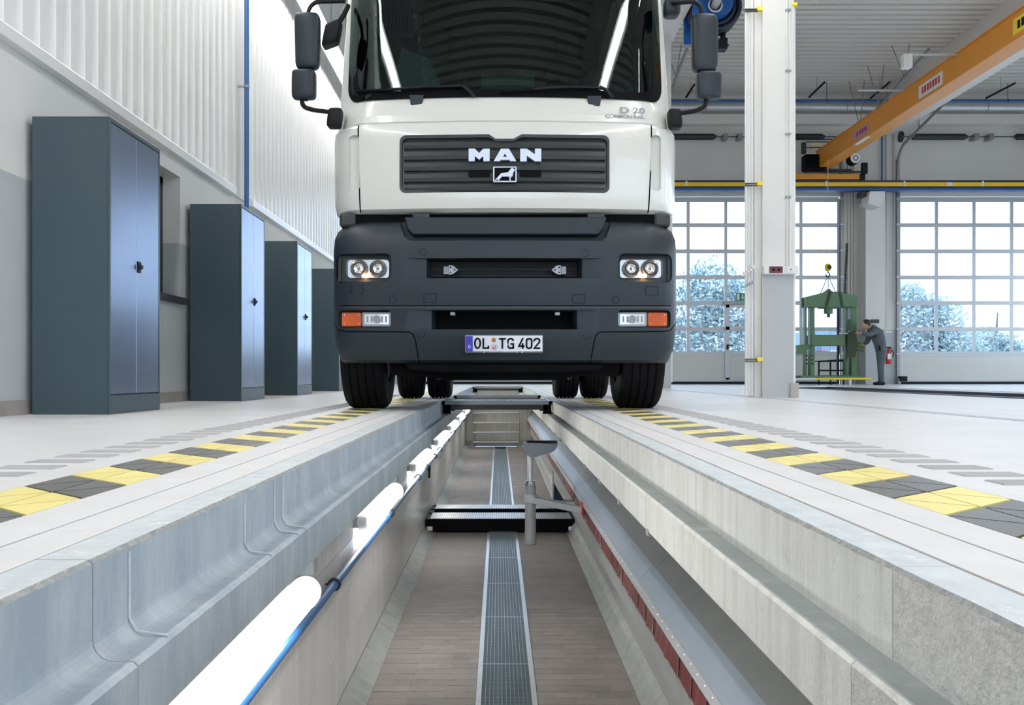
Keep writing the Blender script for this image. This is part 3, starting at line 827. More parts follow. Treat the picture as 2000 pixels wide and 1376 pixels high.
# raised weld seams on the left beam
for y in (1.50, 2.18, 2.47, 2.56, 5.95, 6.1):
    mb = MB(); x = PL + .0015
    mb.tube([(x, y, -.012), (x, y, -.115), (x + .012, y, -.135), (x + .06, y, -.1415)], .0022, 6); mb.build('weld_seam', M['galvanised'], tb1, smooth=60)

XWL, XWR = -0.78, 0.80
# tiled left wall: single tiles near, the rest one part
TW, TH = 0.115, 0.24
tile = MB(); tile.box(0, .0035, .0016, TW - .0016, .0022, TH - .0022)
tile_me = tile.mesh('wall_tile', M['pit_tile'])
zrows = [-1.325 + k * TH for k in range(5)]
rest = MB(); cnt = 0; k = 0
while True:
    y = 2.3 + k * TW
    if y > PIT_END - TW: break
    for z in zrows[:4]:
        if y < 9.2: link('wall_tile', tile_me, wpl, (XWL, y, z)); cnt += 1
        else: rest.box(XWL, XWL + .0035, y + .0016, y + TW - .0016, z + .0022, z + TH - .0022)
    k += 1
rest.v, rest.f = rest.v, rest.f
o = rest.build('wall_tiling', M['pit_tile'], wpl, fix=False); o['kind'] = 'stuff'
mb = MB(); mb.quad((XWL, -3, ZF), (XWL, PIT_END, ZF), (XWL, PIT_END, -.2), (XWL, -3, -.2)); mb.build('wall_bed', M['wall_joint'], wpl, fix=False)
mb = MB(); mb.box(XWL, XWL + .0035, 2.3, PIT_END, zrows[4] + .002, -.245); mb.build('top_course', M['pit_tile'], wpl)
mb = MB(); mb.quad((XWR, -3, ZF), (XWR, PIT_END, ZF), (XWR, PIT_END, -.2), (XWR, -3, -.2)); mb.build('wall_panel', M['duct_wall'], wpr, fix=False)
# end wall with tiles
wpe = empty('wall_pit_end', (0, PIT_END, ZF)); tag(wpe, 'tiled end wall of the pit under the truck', 'pit wall', kind='structure')
mb = MB(); mb.quad((XWL, PIT_END, ZF), (XWR, PIT_END, ZF), (XWR, PIT_END, 0), (XWL, PIT_END, 0)); mb.build('wall_bed', M['pit_joint'], wpe, fix=False)
et = MB(); et.box(.002, TW - .002, -.009, 0, .002, TH - .002); et_me = et.mesh('wall_tile', mat('end_tile', (.46, .45, .40), .3, objrand=.05))
for i in range(13):
    for j in range(5): link('wall_tile', et_me, wpe, (XWL + .02 + i * .1185, PIT_END, -1.27 + j * .225))
mb = MB(); mb.box(XWL, XWR, PIT_END - .009, PIT_END, -.143, -.03); mb.build('top_course', M['end_tile'], wpe)
mb = MB(); mb.box(XWL, XWR, PIT_END - .02, PIT_END, ZF, -1.27); mb.build('base_course', M['duct_dark'], wpe)
mb = MB(); mb.quad((XWL - .1, -3, ZF), (XWR + .1, -3, ZF), (XWR + .1, -3, 0), (XWL - .1, -3, 0)); mb.build('near_end', M['duct_wall'], wpe, fix=False)

# pit floor
pf = empty('floor_pit', (0, 8, ZF)); tag(pf, 'brown clinker brick floor of the pit with concrete kerbs', 'floor', kind='structure')
mb = MB(); mb.quad((XWL, -3, ZF - .004), (XWR, -3, ZF - .004), (XWR, PIT_END, ZF - .004), (XWL, PIT_END, ZF - .004)); mb.build('brick_bed', M['pit_joint'], pf)
GX0, GX1 = -0.105, 0.185            # drain grating
KL, KR = -0.667, 0.715              # kerb feet
bricks = {}; rest = MB()
def brick(x0, x1, y):
    near = y < 7.0
    if near:
        key = round(x1 - x0, 4)
        if key not in bricks:
            b = MB(); b.box(.002, x1 - x0 - .002, .0015, .1 - .0015, -.004, 0); bricks[key] = b.mesh('paving_brick', M['pit_brick'], bevel=.001, bseg=1)
        link('paving_brick', bricks[key], pf, (x0, y, ZF + random.uniform(-.0008, .0008)))
    else: rest.box(x0 + .0012, x1 - .0012, y + .0012, y + .1 - .0012, ZF - .004, ZF)
r = 0
while 4.5 + r * .1 < PIT_END - .1:
    y = 4.5 + r * .1
    for a, b in ((KL, GX0 - .012), (GX1 + .012, KR)):
        x = a - (.1 if r % 2 else 0)
        while x < b - .004:
            xa, xb = max(x, a), min(x + .2, b)
            if xb - xa > .012: brick(xa, xb, y)
            x += .2
    r += 1
o = rest.build('brick_paving', M['pit_brick'], pf, fix=False); o['kind'] = 'stuff'
for pts in ([(XWL, ZF), (XWL, -1.335), (XWL + .03, -1.35), (KL - .02, ZF + .012), (KL, ZF)], [(XWR, ZF), (XWR, -1.287), (XWR - .03, -1.32), (KR + .025, ZF + .012), (KR, ZF)]):
    mb = MB(); mb.prism(pts, 'y', -3, PIT_END); mb.build('kerb', M['kerb'], pf)

# drain gratings in the middle of the pit floor
gp = GX1 - GX0 - .03
g = MB(); pitch = .0205; L = 1.07
nx = int(gp / pitch)
for i in range(nx + 1): g.box(i * gp / nx - .0014, i * gp / nx + .0014, 0, L, -.018, 0)
ny = int(L / pitch)
for i in range(ny + 1): g.box(0, gp, i * L / ny - .0016, i * L / ny + .0016, -.012, .0)
g.box(0, gp, -.004, .004, -.02, .001); g.box(0, gp, L - .004, L + .004, -.02, .001)
g_me = g.mesh('grating_bars', M['steel_grate'], fix=False)
joint0 = 5.577 - 1.08
for k in range(16):
    y = joint0 + k * 1.08 + .005
    if y + L > PIT_END: break
    names = ['nearest', 'second', 'third', 'fourth', 'fifth', 'sixth', 'seventh', 'eighth', 'ninth', 'tenth', 'eleventh', 'twelfth', 'thirteenth', 'fourteenth', 'fifteenth', 'sixteenth']
    lab = ('steel drain grating in the pit floor, %s from the viewpoint' % names[k]) if k < 16 else None
    t = empty('drain_grating', (0, y, ZF)); tag(t, lab or 'steel drain grating in the pit floor beyond the black platform', 'grating', 'gratings along the middle of the pit floor')
    link('grating_bars', g_me, t, (GX0 + .015, y, ZF + .003))
mb = MB(); 
for x in (GX0 - .012, GX1 - .015): mb.box(x, x + .027, 2.5, PIT_END, ZF - .01, ZF + .006)
mb.build('grating_frame', M['steel_light'], pf)
mb = MB(); mb.quad((GX0, 2.5, ZF - .0035), (GX1, 2.5, ZF - .0035), (GX1, PIT_END, ZF - .0035), (GX0, PIT_END, ZF - .0035)); mb.build('drain_channel', M['drain_dark'], pf)

# exhaust / oil duct along the right side
DY0 = 2.4
du = empty('extraction_duct', (.7, 8, -.75)); tag(du, 'long grey extraction duct with red rubber lips along the right pit wall', 'duct')
cuts = [DY0 - 1.5, 4.6, 8.15, 11.7, 15.2, 18.8, 22.2]
for a, b in zip(cuts[:-1], cuts[1:]):
    mb = MB(); mb.prism([(.66, -.713), (.731, -.642), (.735, -.650), (.664, -.722)], 'y', a + .002, b - .002); mb.build('slope_panel', M['duct_light'], du)
    mb = MB(); mb.prism([(.731, -.642), (XWR, -.58), (XWR, -.60), (.735, -.655)], 'y', a - .05 + .002, b - .05 - .002); mb.build('top_panel', M['duct_dark'], du)
    mb = MB(); mb.prism([(.655, -.712), (.661, -.712), (.661, -.762), (.655, -.762)], 'y', a + .001, b - .001); mb.build('lip_rail', M['frame_alu'], du)
mb = MB(); mb.box(.715, XWR, cuts[0], cuts[-1], -1.05, -.69); mb.build('duct_body', M['duct_wall'], du)
mb = MB(); mb.quad((.70, cuts[-1] + .001, -1.05), (XWR, cuts[-1] + .001, -1.05), (XWR, cuts[-1] + .001, -.58), (.66, cuts[-1] + .001, -.72)); mb.build('end_cap', M['duct_dark'], du)
fl = MB(); 
def flap_mesh(s):
    f = MB(); w = .126
    f.grid(lambda u, v: (.668 + .005 * math.sin(u * math.pi * (1 + s)) - .02 * v * (.4 + .6 * s), u * w, -.745 - v * (.105 + .012 * math.sin(math.pi * (u + s)))), 6, 3)
    m = f.mesh('rubber_flap', M['red_rubber'], smooth=60, fix=False); return m
fm_ = [flap_mesh(s) for s in (0.0, .4, .8)]
for k in range(166): link('rubber_flap', fm_[(k * 7 + k // 3) % 3], du, (0, DY0 + k * .1175, 0))
mb = MB()
for k in range(170): mb.lathe([(0, -.003), (.002, -.0025), (.0032, 0)], (.655, DY0 + k * .115, -.728), (1, 0, 0), 6); 
o = mb.build('screw_row', M['chrome'], du, fix=False); o['kind'] = 'stuff'
for k in range(14):
    mb = MB(); y = 3.1 + k * .75; mb.box(.476, .50, y, y + .05, -.256, -.236); mb.build('edge_clip', M['kerb'], tb2)

# pit jack hanging on the duct rail
JY = 7.6
jx = PX(1036, JY)
pj = empty('pit_jack', (jx, JY, -1.07)); tag(pj, 'grey hydraulic pit jack on an arm clamped to the duct rail', 'jack')
zz = lambda py: PZ(py, JY)
mb = MB(); mb.lathe([(0, zz(1063)), (.038, zz(1063)), (.047, zz(1061)), (.047, zz(1054)), (.043, zz(1052)), (.042, zz(968)), (.042, zz(950)), (.044, zz(948)), (.044, zz(945)), (.036, zz(943)), (0, zz(943))], (jx, JY, 0), (0, 0, 1), 24); mb.build('cylinder', mat('jack_cylinder', (.33, .34, .34), .45), pj, smooth=35)
mb = MB(); mb.lathe([(.043, zz(948)), (.0455, zz(947.5)), (.0455, zz(942)), (.034, zz(941)), (.034, zz(938)), (.02, zz(938))], (jx, JY, 0), (0, 0, 1), 24); mb.build('collar', M['chrome'], pj, smooth=35)
mb = MB(); mb.cyl((jx, JY, zz(945)), (jx, JY, zz(888)), .0205, seg=20); mb.build('piston_rod', M['steel_light'], pj, smooth=40)
pts = [(1022, 868), (1024, 862), (1031, 863), (1089, 866), (1086, 874), (1079, 881), (1046, 891), (1034, 891), (1023, 880)]
poly = [(PX(a, JY), PZ(b, JY)) for a, b in pts]
mb = MB(); mb.prism(poly, 'y', JY - .055, JY - .047); mb.prism(poly, 'y', JY + .047, JY + .055); mb.prism([poly[0], poly[1], poly[3], poly[4], (poly[4][0] - .01, poly[4][1] - .012), (poly[0][0] + .01, poly[0][1] - .012)], 'y', JY - .047, JY + .047)
mb.box(poly[7][0], poly[6][0], JY - .047, JY + .047, poly[7][1], poly[7][1] + .02)
h = mb.build('saddle', mat('jack_grey', (.20, .22, .25), .4), pj)
mb = MB(); mb.box(poly[1][0] + .02, poly[3][0] - .005, JY - .056, JY + .056, poly[1][1] - .006, poly[1][1] + .006); mb.build('saddle_pad', M['black'], h)
a0 = P(1028, 972, JY); a1 = Vector((.66, JY - .05, PZ(995, JY)))
mb = MB(); mb.prism([(a0.x, a0.z + .022), (a1.x, a1.z + .02), (a1.x, a1.z - .028), (a0.x, a0.z - .026)], 'y', JY - .05, JY + .03); mb.build('arm', M['grey_paint'], pj, bevel=.004)
mb = MB(); mb.lathe([(.043, a0.z - .03), (.05, a0.z - .03), (.05, a0.z + .03), (.043, a0.z + .03)], (jx, JY, 0), (0, 0, 1), 24); mb.build('arm_clamp', M['grey_paint'], pj, smooth=35)
mb = MB(); mb.box(.642, .66, JY - .07, JY + .05, a1.z - .035, a1.z + .06); mb.build('rail_shoe', mat('shoe_red', (.55, .07, .05), .4), pj, bevel=.004)
mb = MB(); g0 = P(1078, 921, 8.5); mb.box(g0.x, g0.x + .012, 8.42, 8.56, PZ(972, 8.5), g0.z); mb.build('carriage_plate', M['grey_paint'], pj)
mb = MB(); mb.prism([(g0.x + .012, PZ(940, 8.5)), (g0.x + .012, PZ(974, 8.5)), (PX(1101, 8.5), PZ(976, 8.5))], 'y', 8.47, 8.55); mb.build('carriage_gusset', M['rail_navy'], pj)
mb = MB(); mb.box(g0.x, .66, 8.44, 8.54, PZ(976, 8.5) - .012, PZ(976, 8.5)); mb.build('carriage_arm', M['grey_paint'], pj)

# low platform across the pit
pp = empty('pit_platform', (0, 10.4, ZF)); tag(pp, 'black low platform with two ribbed treads across the pit floor', 'platform')
for ya, yb, nm in ((10.22, 10.66, 0), (10.98, 11.30, 1)):
    mb = MB(); mb.box(-.72, .77, ya, yb, -1.262, -1.25); t = mb.build('tread_plate', M['grey_metal'], pp)
    mb = MB()
    for k in range(74): mb.prism([(-.72 + k * .02, ya), (-.71 + k * .02, ya), (-.712 + k * .02, yb), (-.718 + k * .02, yb)], 'z', -1.25, -1.246)
    o = mb.build('tread_ribs', M['steel_light'], t); o['kind'] = 'stuff'
    mb = MB(); mb.box(-.76, .80, ya - .012, ya, -1.375, -1.252); mb.box(-.76, .80, yb, yb + .012, -1.375, -1.252); mb.build('frame_beam', M['black'], pp)
mb = MB(); mb.box(-.765, -.72, 10.2, 11.32, -1.33, -1.26); mb.box(.77, .795, 10.2, 11.32, -1.28, -1.25); mb.build('side_rail', M['black'], pp)
for x in (-.72, .76):
    for y in (10.16, 11.2):
        mb = MB(); mb.lathe([(0, -.02), (.028, -.02), (.032, -.012), (.032, .012), (.028, .02), (0, .02)], (x, y, -1.345), (0, 0, 1), 18); mb.build('guide_roller', M['white'], pp, smooth=35)

# ladder rungs on the end wall
ld = empty('wall_ladder', (0, 22.4, ZF)); tag(ld, 'four steel rungs of the wide ladder on the tiled pit end', 'ladder')
lx0, lx1 = PX(924, 22.3), PX(1014, 22.3)
for py in (806, 825, 844, 863):
    mb = MB(); z = PZ(py, 22.3); mb.cyl((lx0, 22.3, z), (lx1, 22.3, z), .018, seg=10); mb.build('rung', M['steel_light'], ld, smooth=40)
for x in (lx0, lx1):
    mb = MB(); mb.cyl((x, 22.33, ZF), (x, 22.33, PZ(803, 22.3)), .012, seg=8); mb.build('stile', M['grey_metal'], ld)
    mb = MB(); mb.box(x - .06, x + .06, 22.2, 22.45, ZF, ZF + .03); mb.build('foot', M['grey_metal'], ld)

# bridges over the pit at floor level
def bridge(y0, y1, label, xa=-.56, xb=.525):
    b = empty('pit_bridge', (PITC, y0, 0)); tag(b, label, 'bridge')
    mb = MB(); mb.box(xa, xb, y0, y0 + .03, -.035, .0); mb.box(xa, xb, y1 - .03, y1, -.035, .0); mb.box(xa, xa + .03, y0, y1, -.035, 0); mb.box(xb - .03, xb, y0, y1, -.035, 0)
    mb.build('frame', M['grey_metal'], b)
    mb = MB(); n = 46
    for k in range(n): x = xa + .03 + k * (xb - xa - .06) / n; mb.box(x, x + .004, y0 + .03, y1 - .03, -.03, -.001)
    m = int((y1 - y0) / .04)
    for k in range(m): y = y0 + .03 + k * (y1 - y0 - .06) / m; mb.box(xa + .03, xb - .03, y, y + .003, -.02, -.003)
    o = mb.build('grating', M['steel_grate'], b, fix=False); o['kind'] = 'stuff'
    mb = MB(); mb.box(xa + .05, xb - .05, y0 + .01, y0 + .05, -.085, -.035); mb.box(xa + .05, xb - .05, y1 - .05, y1 - .01, -.085, -.035); mb.build('cross_beam', M['dark_metal'], b)
    for x0, x1 in ((xa + .005, xa + .085), (xb - .085, xb - .005)):
        for y in (y0 + .01, y1 - .1):
            mb = MB(); mb.box(x0, x1, y, y + .09, -.126, -.035); mb.build('support_block', M['black'], b)
    return b
bridge(9.6, 10.5, 'steel grating bridge across the pit just behind the front wheels')
bridge(12.3, 12.8, 'narrow steel grating bridge further back across the pit')
bridge(21.2, 21.7, 'steel grating bridge at the far end of the pit')
mb = MB(); 

# blue pipe on the left pit wall with clamps and a lever valve
pb = empty('pit_pipe', (-.735, 8, -.65)); tag(pb, 'blue compressed air pipe running along the left pit wall under the lamps', 'pipe')
mb = MB(); mb.cyl((-.735, 2.0, -.676), (-.735, 6.35, -.676), .0205, seg=18); mb.build('pipe_run', M['blue_pipe'], pb, smooth=40)
mb = MB(); mb.cyl((-.735, 6.35, -.676), (-.735, 22.3, -.676), .0185, seg=14); mb.build('pipe_run', mat('pipe_dull', (.10, .20, .34), .3, metal=.4), pb, smooth=40)  # paler colour of the far run carries its reflected light
mb = MB(); mb.lathe([(.021, -.05), (.027, -.045), (.027, .045), (.021, .05)], (-.735, 6.35, -.676), (0, 1, 0), 18); mb.build('coupling', M['blue_pipe'], pb, smooth=40)
for y in (4.35, 6.6, 8.9, 9.9, 11.2, 12.2, 14, 16, 18, 20):
    mb = MB(); mb.lathe([(.021, -.012), (.030, -.012), (.030, .012), (.021, .012)], (-.735, y, -.676), (0, 1, 0), 18); mb.cyl((-.775, y, -.676), (-.75, y, -.676), .005, seg=6); mb.build('pipe_clamp', M['dark_metal'], pb, smooth=40)
mb = MB(); mb.cyl((-.735, 10.3, -.676), (-.735, 10.3, -.75), .014, seg=10); mb.box(-.745, -.725, 10.28, 10.32, -.83, -.74); mb.build('lever_valve', M['seal_black'], pb)

# pit lamps
LAMP_X, LAMP_Z, LAMP_R = -.70, -.526, .054
ords = ['nearest', 'second nearest', 'third nearest', 'fourth nearest', 'fifth nearest', 'sixth nearest', 'farthest']
def pit_lamp(k):
    y0 = 2.15 + k * 3.05; y1 = y0 + 1.36
    t = empty('pit_lamp', (LAMP_X, y0, LAMP_Z)); tag(t, 'glowing tube lamp on the left pit wall, %s of the row' % ords[k], 'lamp', 'tube lamps along the pit wall')
    mb = MB(); mb.lathe([(.0, .0), (LAMP_R * .96, .0), (LAMP_R, .006), (LAMP_R, 1.354), (LAMP_R * .96, 1.36), (0, 1.36)], (LAMP_X, y0, LAMP_Z), (0, 1, 0), 28); mb.build('tube', M['pit_glow'], t, smooth=35)
    for a in (y0 - .025, y1 - .025):
        e_ = 0 if a < y0 else .05
        mb = MB(); mb.lathe([(0, e_), (LAMP_R * .95, e_), (LAMP_R * 1.06, abs(e_ - .008)), (LAMP_R * 1.06, .05 - e_)], (LAMP_X, a, LAMP_Z), (0, 1, 0), 28); mb.build('end_cap', M['lamp_cap'], t, smooth=35)
        mb = MB(); mb.box(XWL, LAMP_X, a + .005, a + .045, LAMP_Z - .03, LAMP_Z + .03); mb.build('wall_bracket', M['grey_paint'], t)
    mb = MB(); mb.box(XWL + .009, XWL + .075, y1 + .2, y1 + .28, LAMP_Z + .02, LAMP_Z + .12); mb.build('junction_box', M['grey_paint'], t, bevel=.004)
for k in range(7): pit_lamp(k)
# ------------------------------------------------------------------ lockers
LH, LXF, LXB = 1.95, -2.545, -3.055
def locker(y0, w, label, keys):
    t = empty('locker', (-2.8, y0, 0)); tag(t, label, 'locker', 'grey steel lockers along the left wall')
    y1 = y0 + w
    mb = MB(); mb.box(LXB, LXF - .022, y0, y1, 0, LH)
    mb.box(LXF - .022, LXF, y0, y0 + .022, 0, LH); mb.box(LXF - .022, LXF, y1 - .022, y1, 0, LH); mb.box(LXF - .022, LXF, y0 + .022, y1 - .022, LH - .028, LH); mb.box(LXF - .022, LXF, y0 + .022, y1 - .022, 0, .125)
    mb.build('body', M['locker'], t, bevel=.003, bseg=1)
    ym = (y0 + y1) / 2
    for a, b in ((y0 + .025, ym - .0028), (ym + .0028, y1 - .025)):
        mb = MB(); mb.box(LXF - .018, LXF - .002, a, b, .13, LH - .032); d = mb.build('door', M['locker_door'], t, bevel=.003, bseg=1)
    mb = MB(); mb.box(LXF - .0215, LXF - .019, ym - .012, ym + .012, .13, LH - .03); mb.build('door_gap', M['black'], t)  # black strip behind the doors stands for the shade in their gap
    z = 1.02
    mb = MB(); mb.box(LXF - .002, LXF + .006, ym + .012, ym + .075, z - .04, z + .04); h = mb.build('lock_plate', M['seal_black'], d, bevel=.004, bseg=1)
    mb = MB(); mb.prism([(LXF + .006, z - .022), (LXF + .03, z - .012), (LXF + .03, z + .012), (LXF + .006, z + .022)], 'y', ym + .035, ym + .05)
    mb.build('turn_handle', M['dark_metal'], d)
    if keys:
        mb = MB(); mb.cyl((LXF + .006, ym + .065, z - .005), (LXF + .04, ym + .065, z - .005), .003, seg=6); mb.cyl((LXF + .04, ym + .05, z - .03), (LXF + .04, ym + .08, z - .03), .012, seg=10); mb.build('key', M['chrome'], d)
locker(6.366, .945, 'largest grey steel locker, nearest on the left wall', False)
locker(9.62, .96, 'second grey steel locker on the left wall, beside the window niche', False)
locker(12.3, .96, 'third grey steel locker, keys hanging in its lock', True)
locker(15.5, .96, 'fourth grey steel locker, half hidden behind the truck bumper', False)

# ------------------------------------------------------------------ hall luminaires
def luminaire_meshes():
    b = MB(); b.box(-.09, .09, -.745, .745, .03, .085); b.prism([(-.09, .03), (-.14, 0), (-.135, -.004), (-.085, .024)], 'y', -.745, .745); b.prism([(.09, .03), (.14, 0), (.135, -.004), (.085, .024)], 'y', -.745, .745)
    e = MB(); e.box(-.075, .075, -.73, .73, -.005, .03)
    r = MB(); r.cyl((0, 0, .08), (0, 0, 1.0), .006, seg=6)
    return b.mesh('housing', M['white_metal']), e.mesh('diffuser', M['lamp_glow']), r
hm, dm, _ = luminaire_meshes()
def luminaire_row(x, z, y0, y1, label, group, step=1.5):
    rm = MB(); rm.cyl((0, .3, .08), (0, .3, Z_CEIL - z), .006, seg=6); rm = rm.mesh('hanger', M['grey_metal'])
    y = y0
    while y < y1:
        t = empty('strip_luminaire', (x, y, z)); tag(t, label, 'light', group)
        for nm, me in (('housing', hm), ('diffuser', dm), ('hanger', rm)):
            o = bpy.data.objects.new(nm, me); C.objects.link(o); o.parent = t
        y += step
luminaire_row(-2.72, 5.55, -7.0, 26, 'bright strip light in the row above the left wall', 'strip lights along the left wall')
luminaire_row(2.62, 5.55, -7.0, 11.4, 'bright strip light in the row right of the truck', 'strip lights right of the truck')
luminaire_row(6.3, 7.3, -7.0, 16.8, 'strip light in the row high over the second pit', 'strip lights over the second pit', 3.0)  # row out of view, added as interior light
luminaire_row(13.2, 7.3, -7.0, 23, 'strip light in the row high over the rightmost bay', 'strip lights over the right bay', 3.0)  # another unseen row, added to light the hall from the right

# ------------------------------------------------------------------ pipes and ducts under the roof at the far wall
o = empty('roof_pipe', (6, 26, 7.8)); tag(o, 'long blue pipe under the roof along the far wall', 'pipe')
mb = MB(); z = PZ(197, 25.8); mb.cyl((X_LEFT, 25.8, z), (X_RIGHT, 25.8, z), .042, seg=14); mb.build('pipe_run', M['blue_pipe'], o, smooth=40)
for k in range(12):
    mb = MB(); x = -2.5 + k * 1.6; mb.cyl((x, 25.8, z), (x, 25.8, 8.0), .008, seg=6); mb.cyl((x - .015, 25.8, z), (x + .015, 25.8, z), .05, seg=12); mb.build('pipe_hanger', M['dark_metal'], o)
o = empty('ventilation_duct', (6, 26.4, 7.6)); tag(o, 'round galvanised ventilation duct under the blue roof pipe', 'duct')
mb = MB(); z = PZ(209, 26.3); mb.cyl((X_LEFT, 26.3, z), (X_RIGHT, 26.3, z), .10, seg=20); mb.build('duct_run', M['steel_light'], o, smooth=40)
for k in range(10):
    mb = MB(); x = -2.0 + k * 1.9; mb.cyl((x - .012, 26.3, z), (x + .012, 26.3, z), .108, seg=20); mb.build('duct_joint', M['grey_metal'], o, smooth=40)
for k, (px, py, px2, py2) in enumerate(((1580, 190, 1611, 160), (1925, 192, 1983, 162), (1340, 190, 1356, 165), (1700, 192, 1738, 160))):
    a = P(px, py, 25.6); b = P(px2, py2, 25.0); s = empty('roof_strut', a); tag(s, ['black diagonal strut under the roof right of the white column', 'black diagonal strut under the roof at the right edge', 'black diagonal strut under the roof beside the right mirror', 'black diagonal strut under the roof behind the crane girder'][k], 'strut', 'black struts under the roof')
    mb = MB(); mb.tube([a, b], .028, 6); mb.build('bar', M['seal_black'], s)
    mb = MB(); mb.cyl(((a.x + b.x) / 2, (a.y + b.y) / 2, (a.z + b.z) / 2), ((a.x + b.x) / 2, (a.y + b.y) / 2, 8.0), .007, seg=6); mb.build('wire', M['grey_metal'], s)

# ------------------------------------------------------------------ bridge crane
YR = 26.2                                   # runway
rw = empty('crane_runway', (6, YR, 5.4)); tag(rw, 'crane runway beam with yellow and navy stripes above the doors', 'crane runway')
zt, zb = PZ(352, YR), PZ(372, YR)
h = zt - zb
mb = MB(); mb.box(X_LEFT, X_RIGHT, YR - .02, YR + .25, zb + .78 * h, zt); mb.box(X_LEFT, X_RIGHT, YR + .04, YR + .12, zb + .1 * h, zb + .8 * h); mb.box(X_LEFT, X_RIGHT, YR, YR + .25, zb + .18 * h, zb + .42 * h); mb.build('beam', M['rail_navy'], rw)
mb = MB(); mb.box(X_LEFT, X_RIGHT, YR - .05, YR + .04, zb + .40 * h, zb + .78 * h); mb.build('conductor_rail', M['crane_yellow'], rw, bevel=.004, bseg=1)
mb = MB(); mb.box(X_LEFT, X_RIGHT, YR - .03, YR + .25, zb, zb + .2 * h); mb.build('lower_flange', M['blue_paint'], rw)
for px in (1612, 1765, 1918, 1340):
    x = PX(px, YR); mb = MB(); mb.box(x - .025, x + .025, YR - .06, YR - .05, zb + .38 * h, zb + .9 * h); mb.build('rail_clip', M['white'], rw)
x = PX(1853, YR); mb = MB(); mb.box(x - .07, x + .07, YR - .06, YR - .05, zb + .4 * h, zb + .78 * h); mb.build('rail_feed', M['white'], rw)
for x in (-2.9, 3.26, 10.25):
    mb = MB(); mb.box(x - .12, x + .12, YR + .05, Y_FAR, zb - .15, zb); mb.build('console', M['rail_navy'], rw)

cr = empty('bridge_crane', (8.75, 20, 5.8)); tag(cr, 'orange bridge crane girder running up to the right', 'crane')
GZ0, GZ1, GXa, GXb = 5.81, 6.27, 8.57, 8.93
mb = MB(); mb.box(GXa, GXb, Y_BACK + 1.5, YR + .05, GZ0, GZ1); mb.box(GXa - .03, GXb + .03, Y_BACK + 1.5, YR + .05, GZ1 - .012, GZ1 + .008); mb.build('girder', M['crane_orange'], cr)
ex0, ex1 = PX(1540, YR), PX(1679, YR); ez0, ez1 = PZ(350, YR), PZ(339, YR)
mb = MB(); mb.box(ex0, ex1, YR, YR + .2, ez0, ez1); ec = mb.build('end_carriage', M['crane_orange'], cr, bevel=.01)
mb = MB(); mb.box(ex1, ex1 + .16, YR, YR + .2, ez0 - .02, ez1 + .0); mb.box(ex1 + .06, ex1 + .22, YR - .02, YR + .1, ez1, ez1 + .3); mb.build('buffer', M['seal_black'], cr, bevel=.02)
a = P(1570, 333, YR - .1); b = P(1613, 302, YR - .1)
mb = MB(); mb.box(a.x, b.x, YR - .2, YR + .15, a.z, b.z); mb.build('drive_motor', M['black'], cr, bevel=.04)
a = P(1566, 300, YR); b = P(1574, 278, YR); mb = MB(); mb.box(a.x, b.x, YR - .05, YR + .1, a.z, b.z); mb.build('limit_switch', M['dark_metal'], cr, bevel=.02)
for py in (272, 277, 288): 
    q = P(1575, py, YR); mb = MB(); mb.cyl((q.x, YR, q.z), (PX(1640, YR), YR, q.z), .014, seg=8); mb.build('cable_rail', M['dark_metal'], cr)
q = P(1583, 283, YR); mb = MB(); mb.box(q.x, PX(1604, YR), YR - .03, YR + .02, q.z - .04, q.z + .04); mb.build('warning_plate', mat('cream', (.75, .65, .35), .5), cr)
q = P(1667, 311, YR - .1)
mb = MB(); mb.lathe([(0, 0), (.13, 0), (.15, .03), (.15, .32), (0, .32)], (q.x, YR - .25, q.z), (0, 1, 0), 24); hm_ = mb.build('hoist_motor', M['seal_black'], cr, smooth=35)
mb = MB(); mb.lathe([(0, -.005), (.135, -.005), (.135, .006)], (q.x, YR - .252, q.z), (0, 1, 0), 24); mb.build('motor_cover', M['white'], hm_, smooth=35)
mb = MB(); mb.lathe([(.05, -.012), (.07, -.012), (.07, -.004), (.05, -.004)], (q.x, YR - .252, q.z), (0, 1, 0), 24); mb.build('motor_ring', M['dark_metal'], hm_, smooth=35)
for px0, px1, py in ((1600, 1662, 332), (1570, 1680, 336)):
    q = P(px0, py, YR - .05); mb = MB(); mb.cyl((q.x, YR - .05, q.z), (PX(px1, YR), YR - .05, q.z), .03, seg=8); mb.build('drive_shaft', M['dark_metal'], cr)
# signs on the girder side facing the truck
def girder_y(px): return GXa * F / (px - CX)
def sign(px0, px1, z0, z1, m, stripes, smat):
    ya, yb = girder_y(px1), girder_y(px0)
    mb = MB(); mb.box(GXa - .006, GXa, ya, yb, z0, z1); s = mb.build('sign_plate', m, cr)
    mb = MB(); n = stripes
    for k in range(n):
        a = ya + (yb - ya) * (.10 + .8 * k / n); b = a + (yb - ya) * .8 / n * .7
        mb.box(GXa - .009, GXa - .006, a, b, z0 + .25 * (z1 - z0), z0 + .78 * (z1 - z0))
    mb.build('sign_lettering', smat, s)
sign(1795, 1841, 5.87, 6.13, M['white'], 7, M['red'])
sign(1668, 1696, 5.90, 6.10, mat('sign_violet', (.45, .3, .55), .5), 4, M['red'])
sign(1979, 2050, 5.90, 6.16, M['yellow'], 7, M['seal_black'])
mb = MB(); q = P(1680, 279, girder_y(1680)); mb.box(GXa - .004, GXa + .1, q.y - .4, q.y + .4, GZ0 - .008, GZ0 - .001); mb.build('lower_sticker', M['white'], cr)
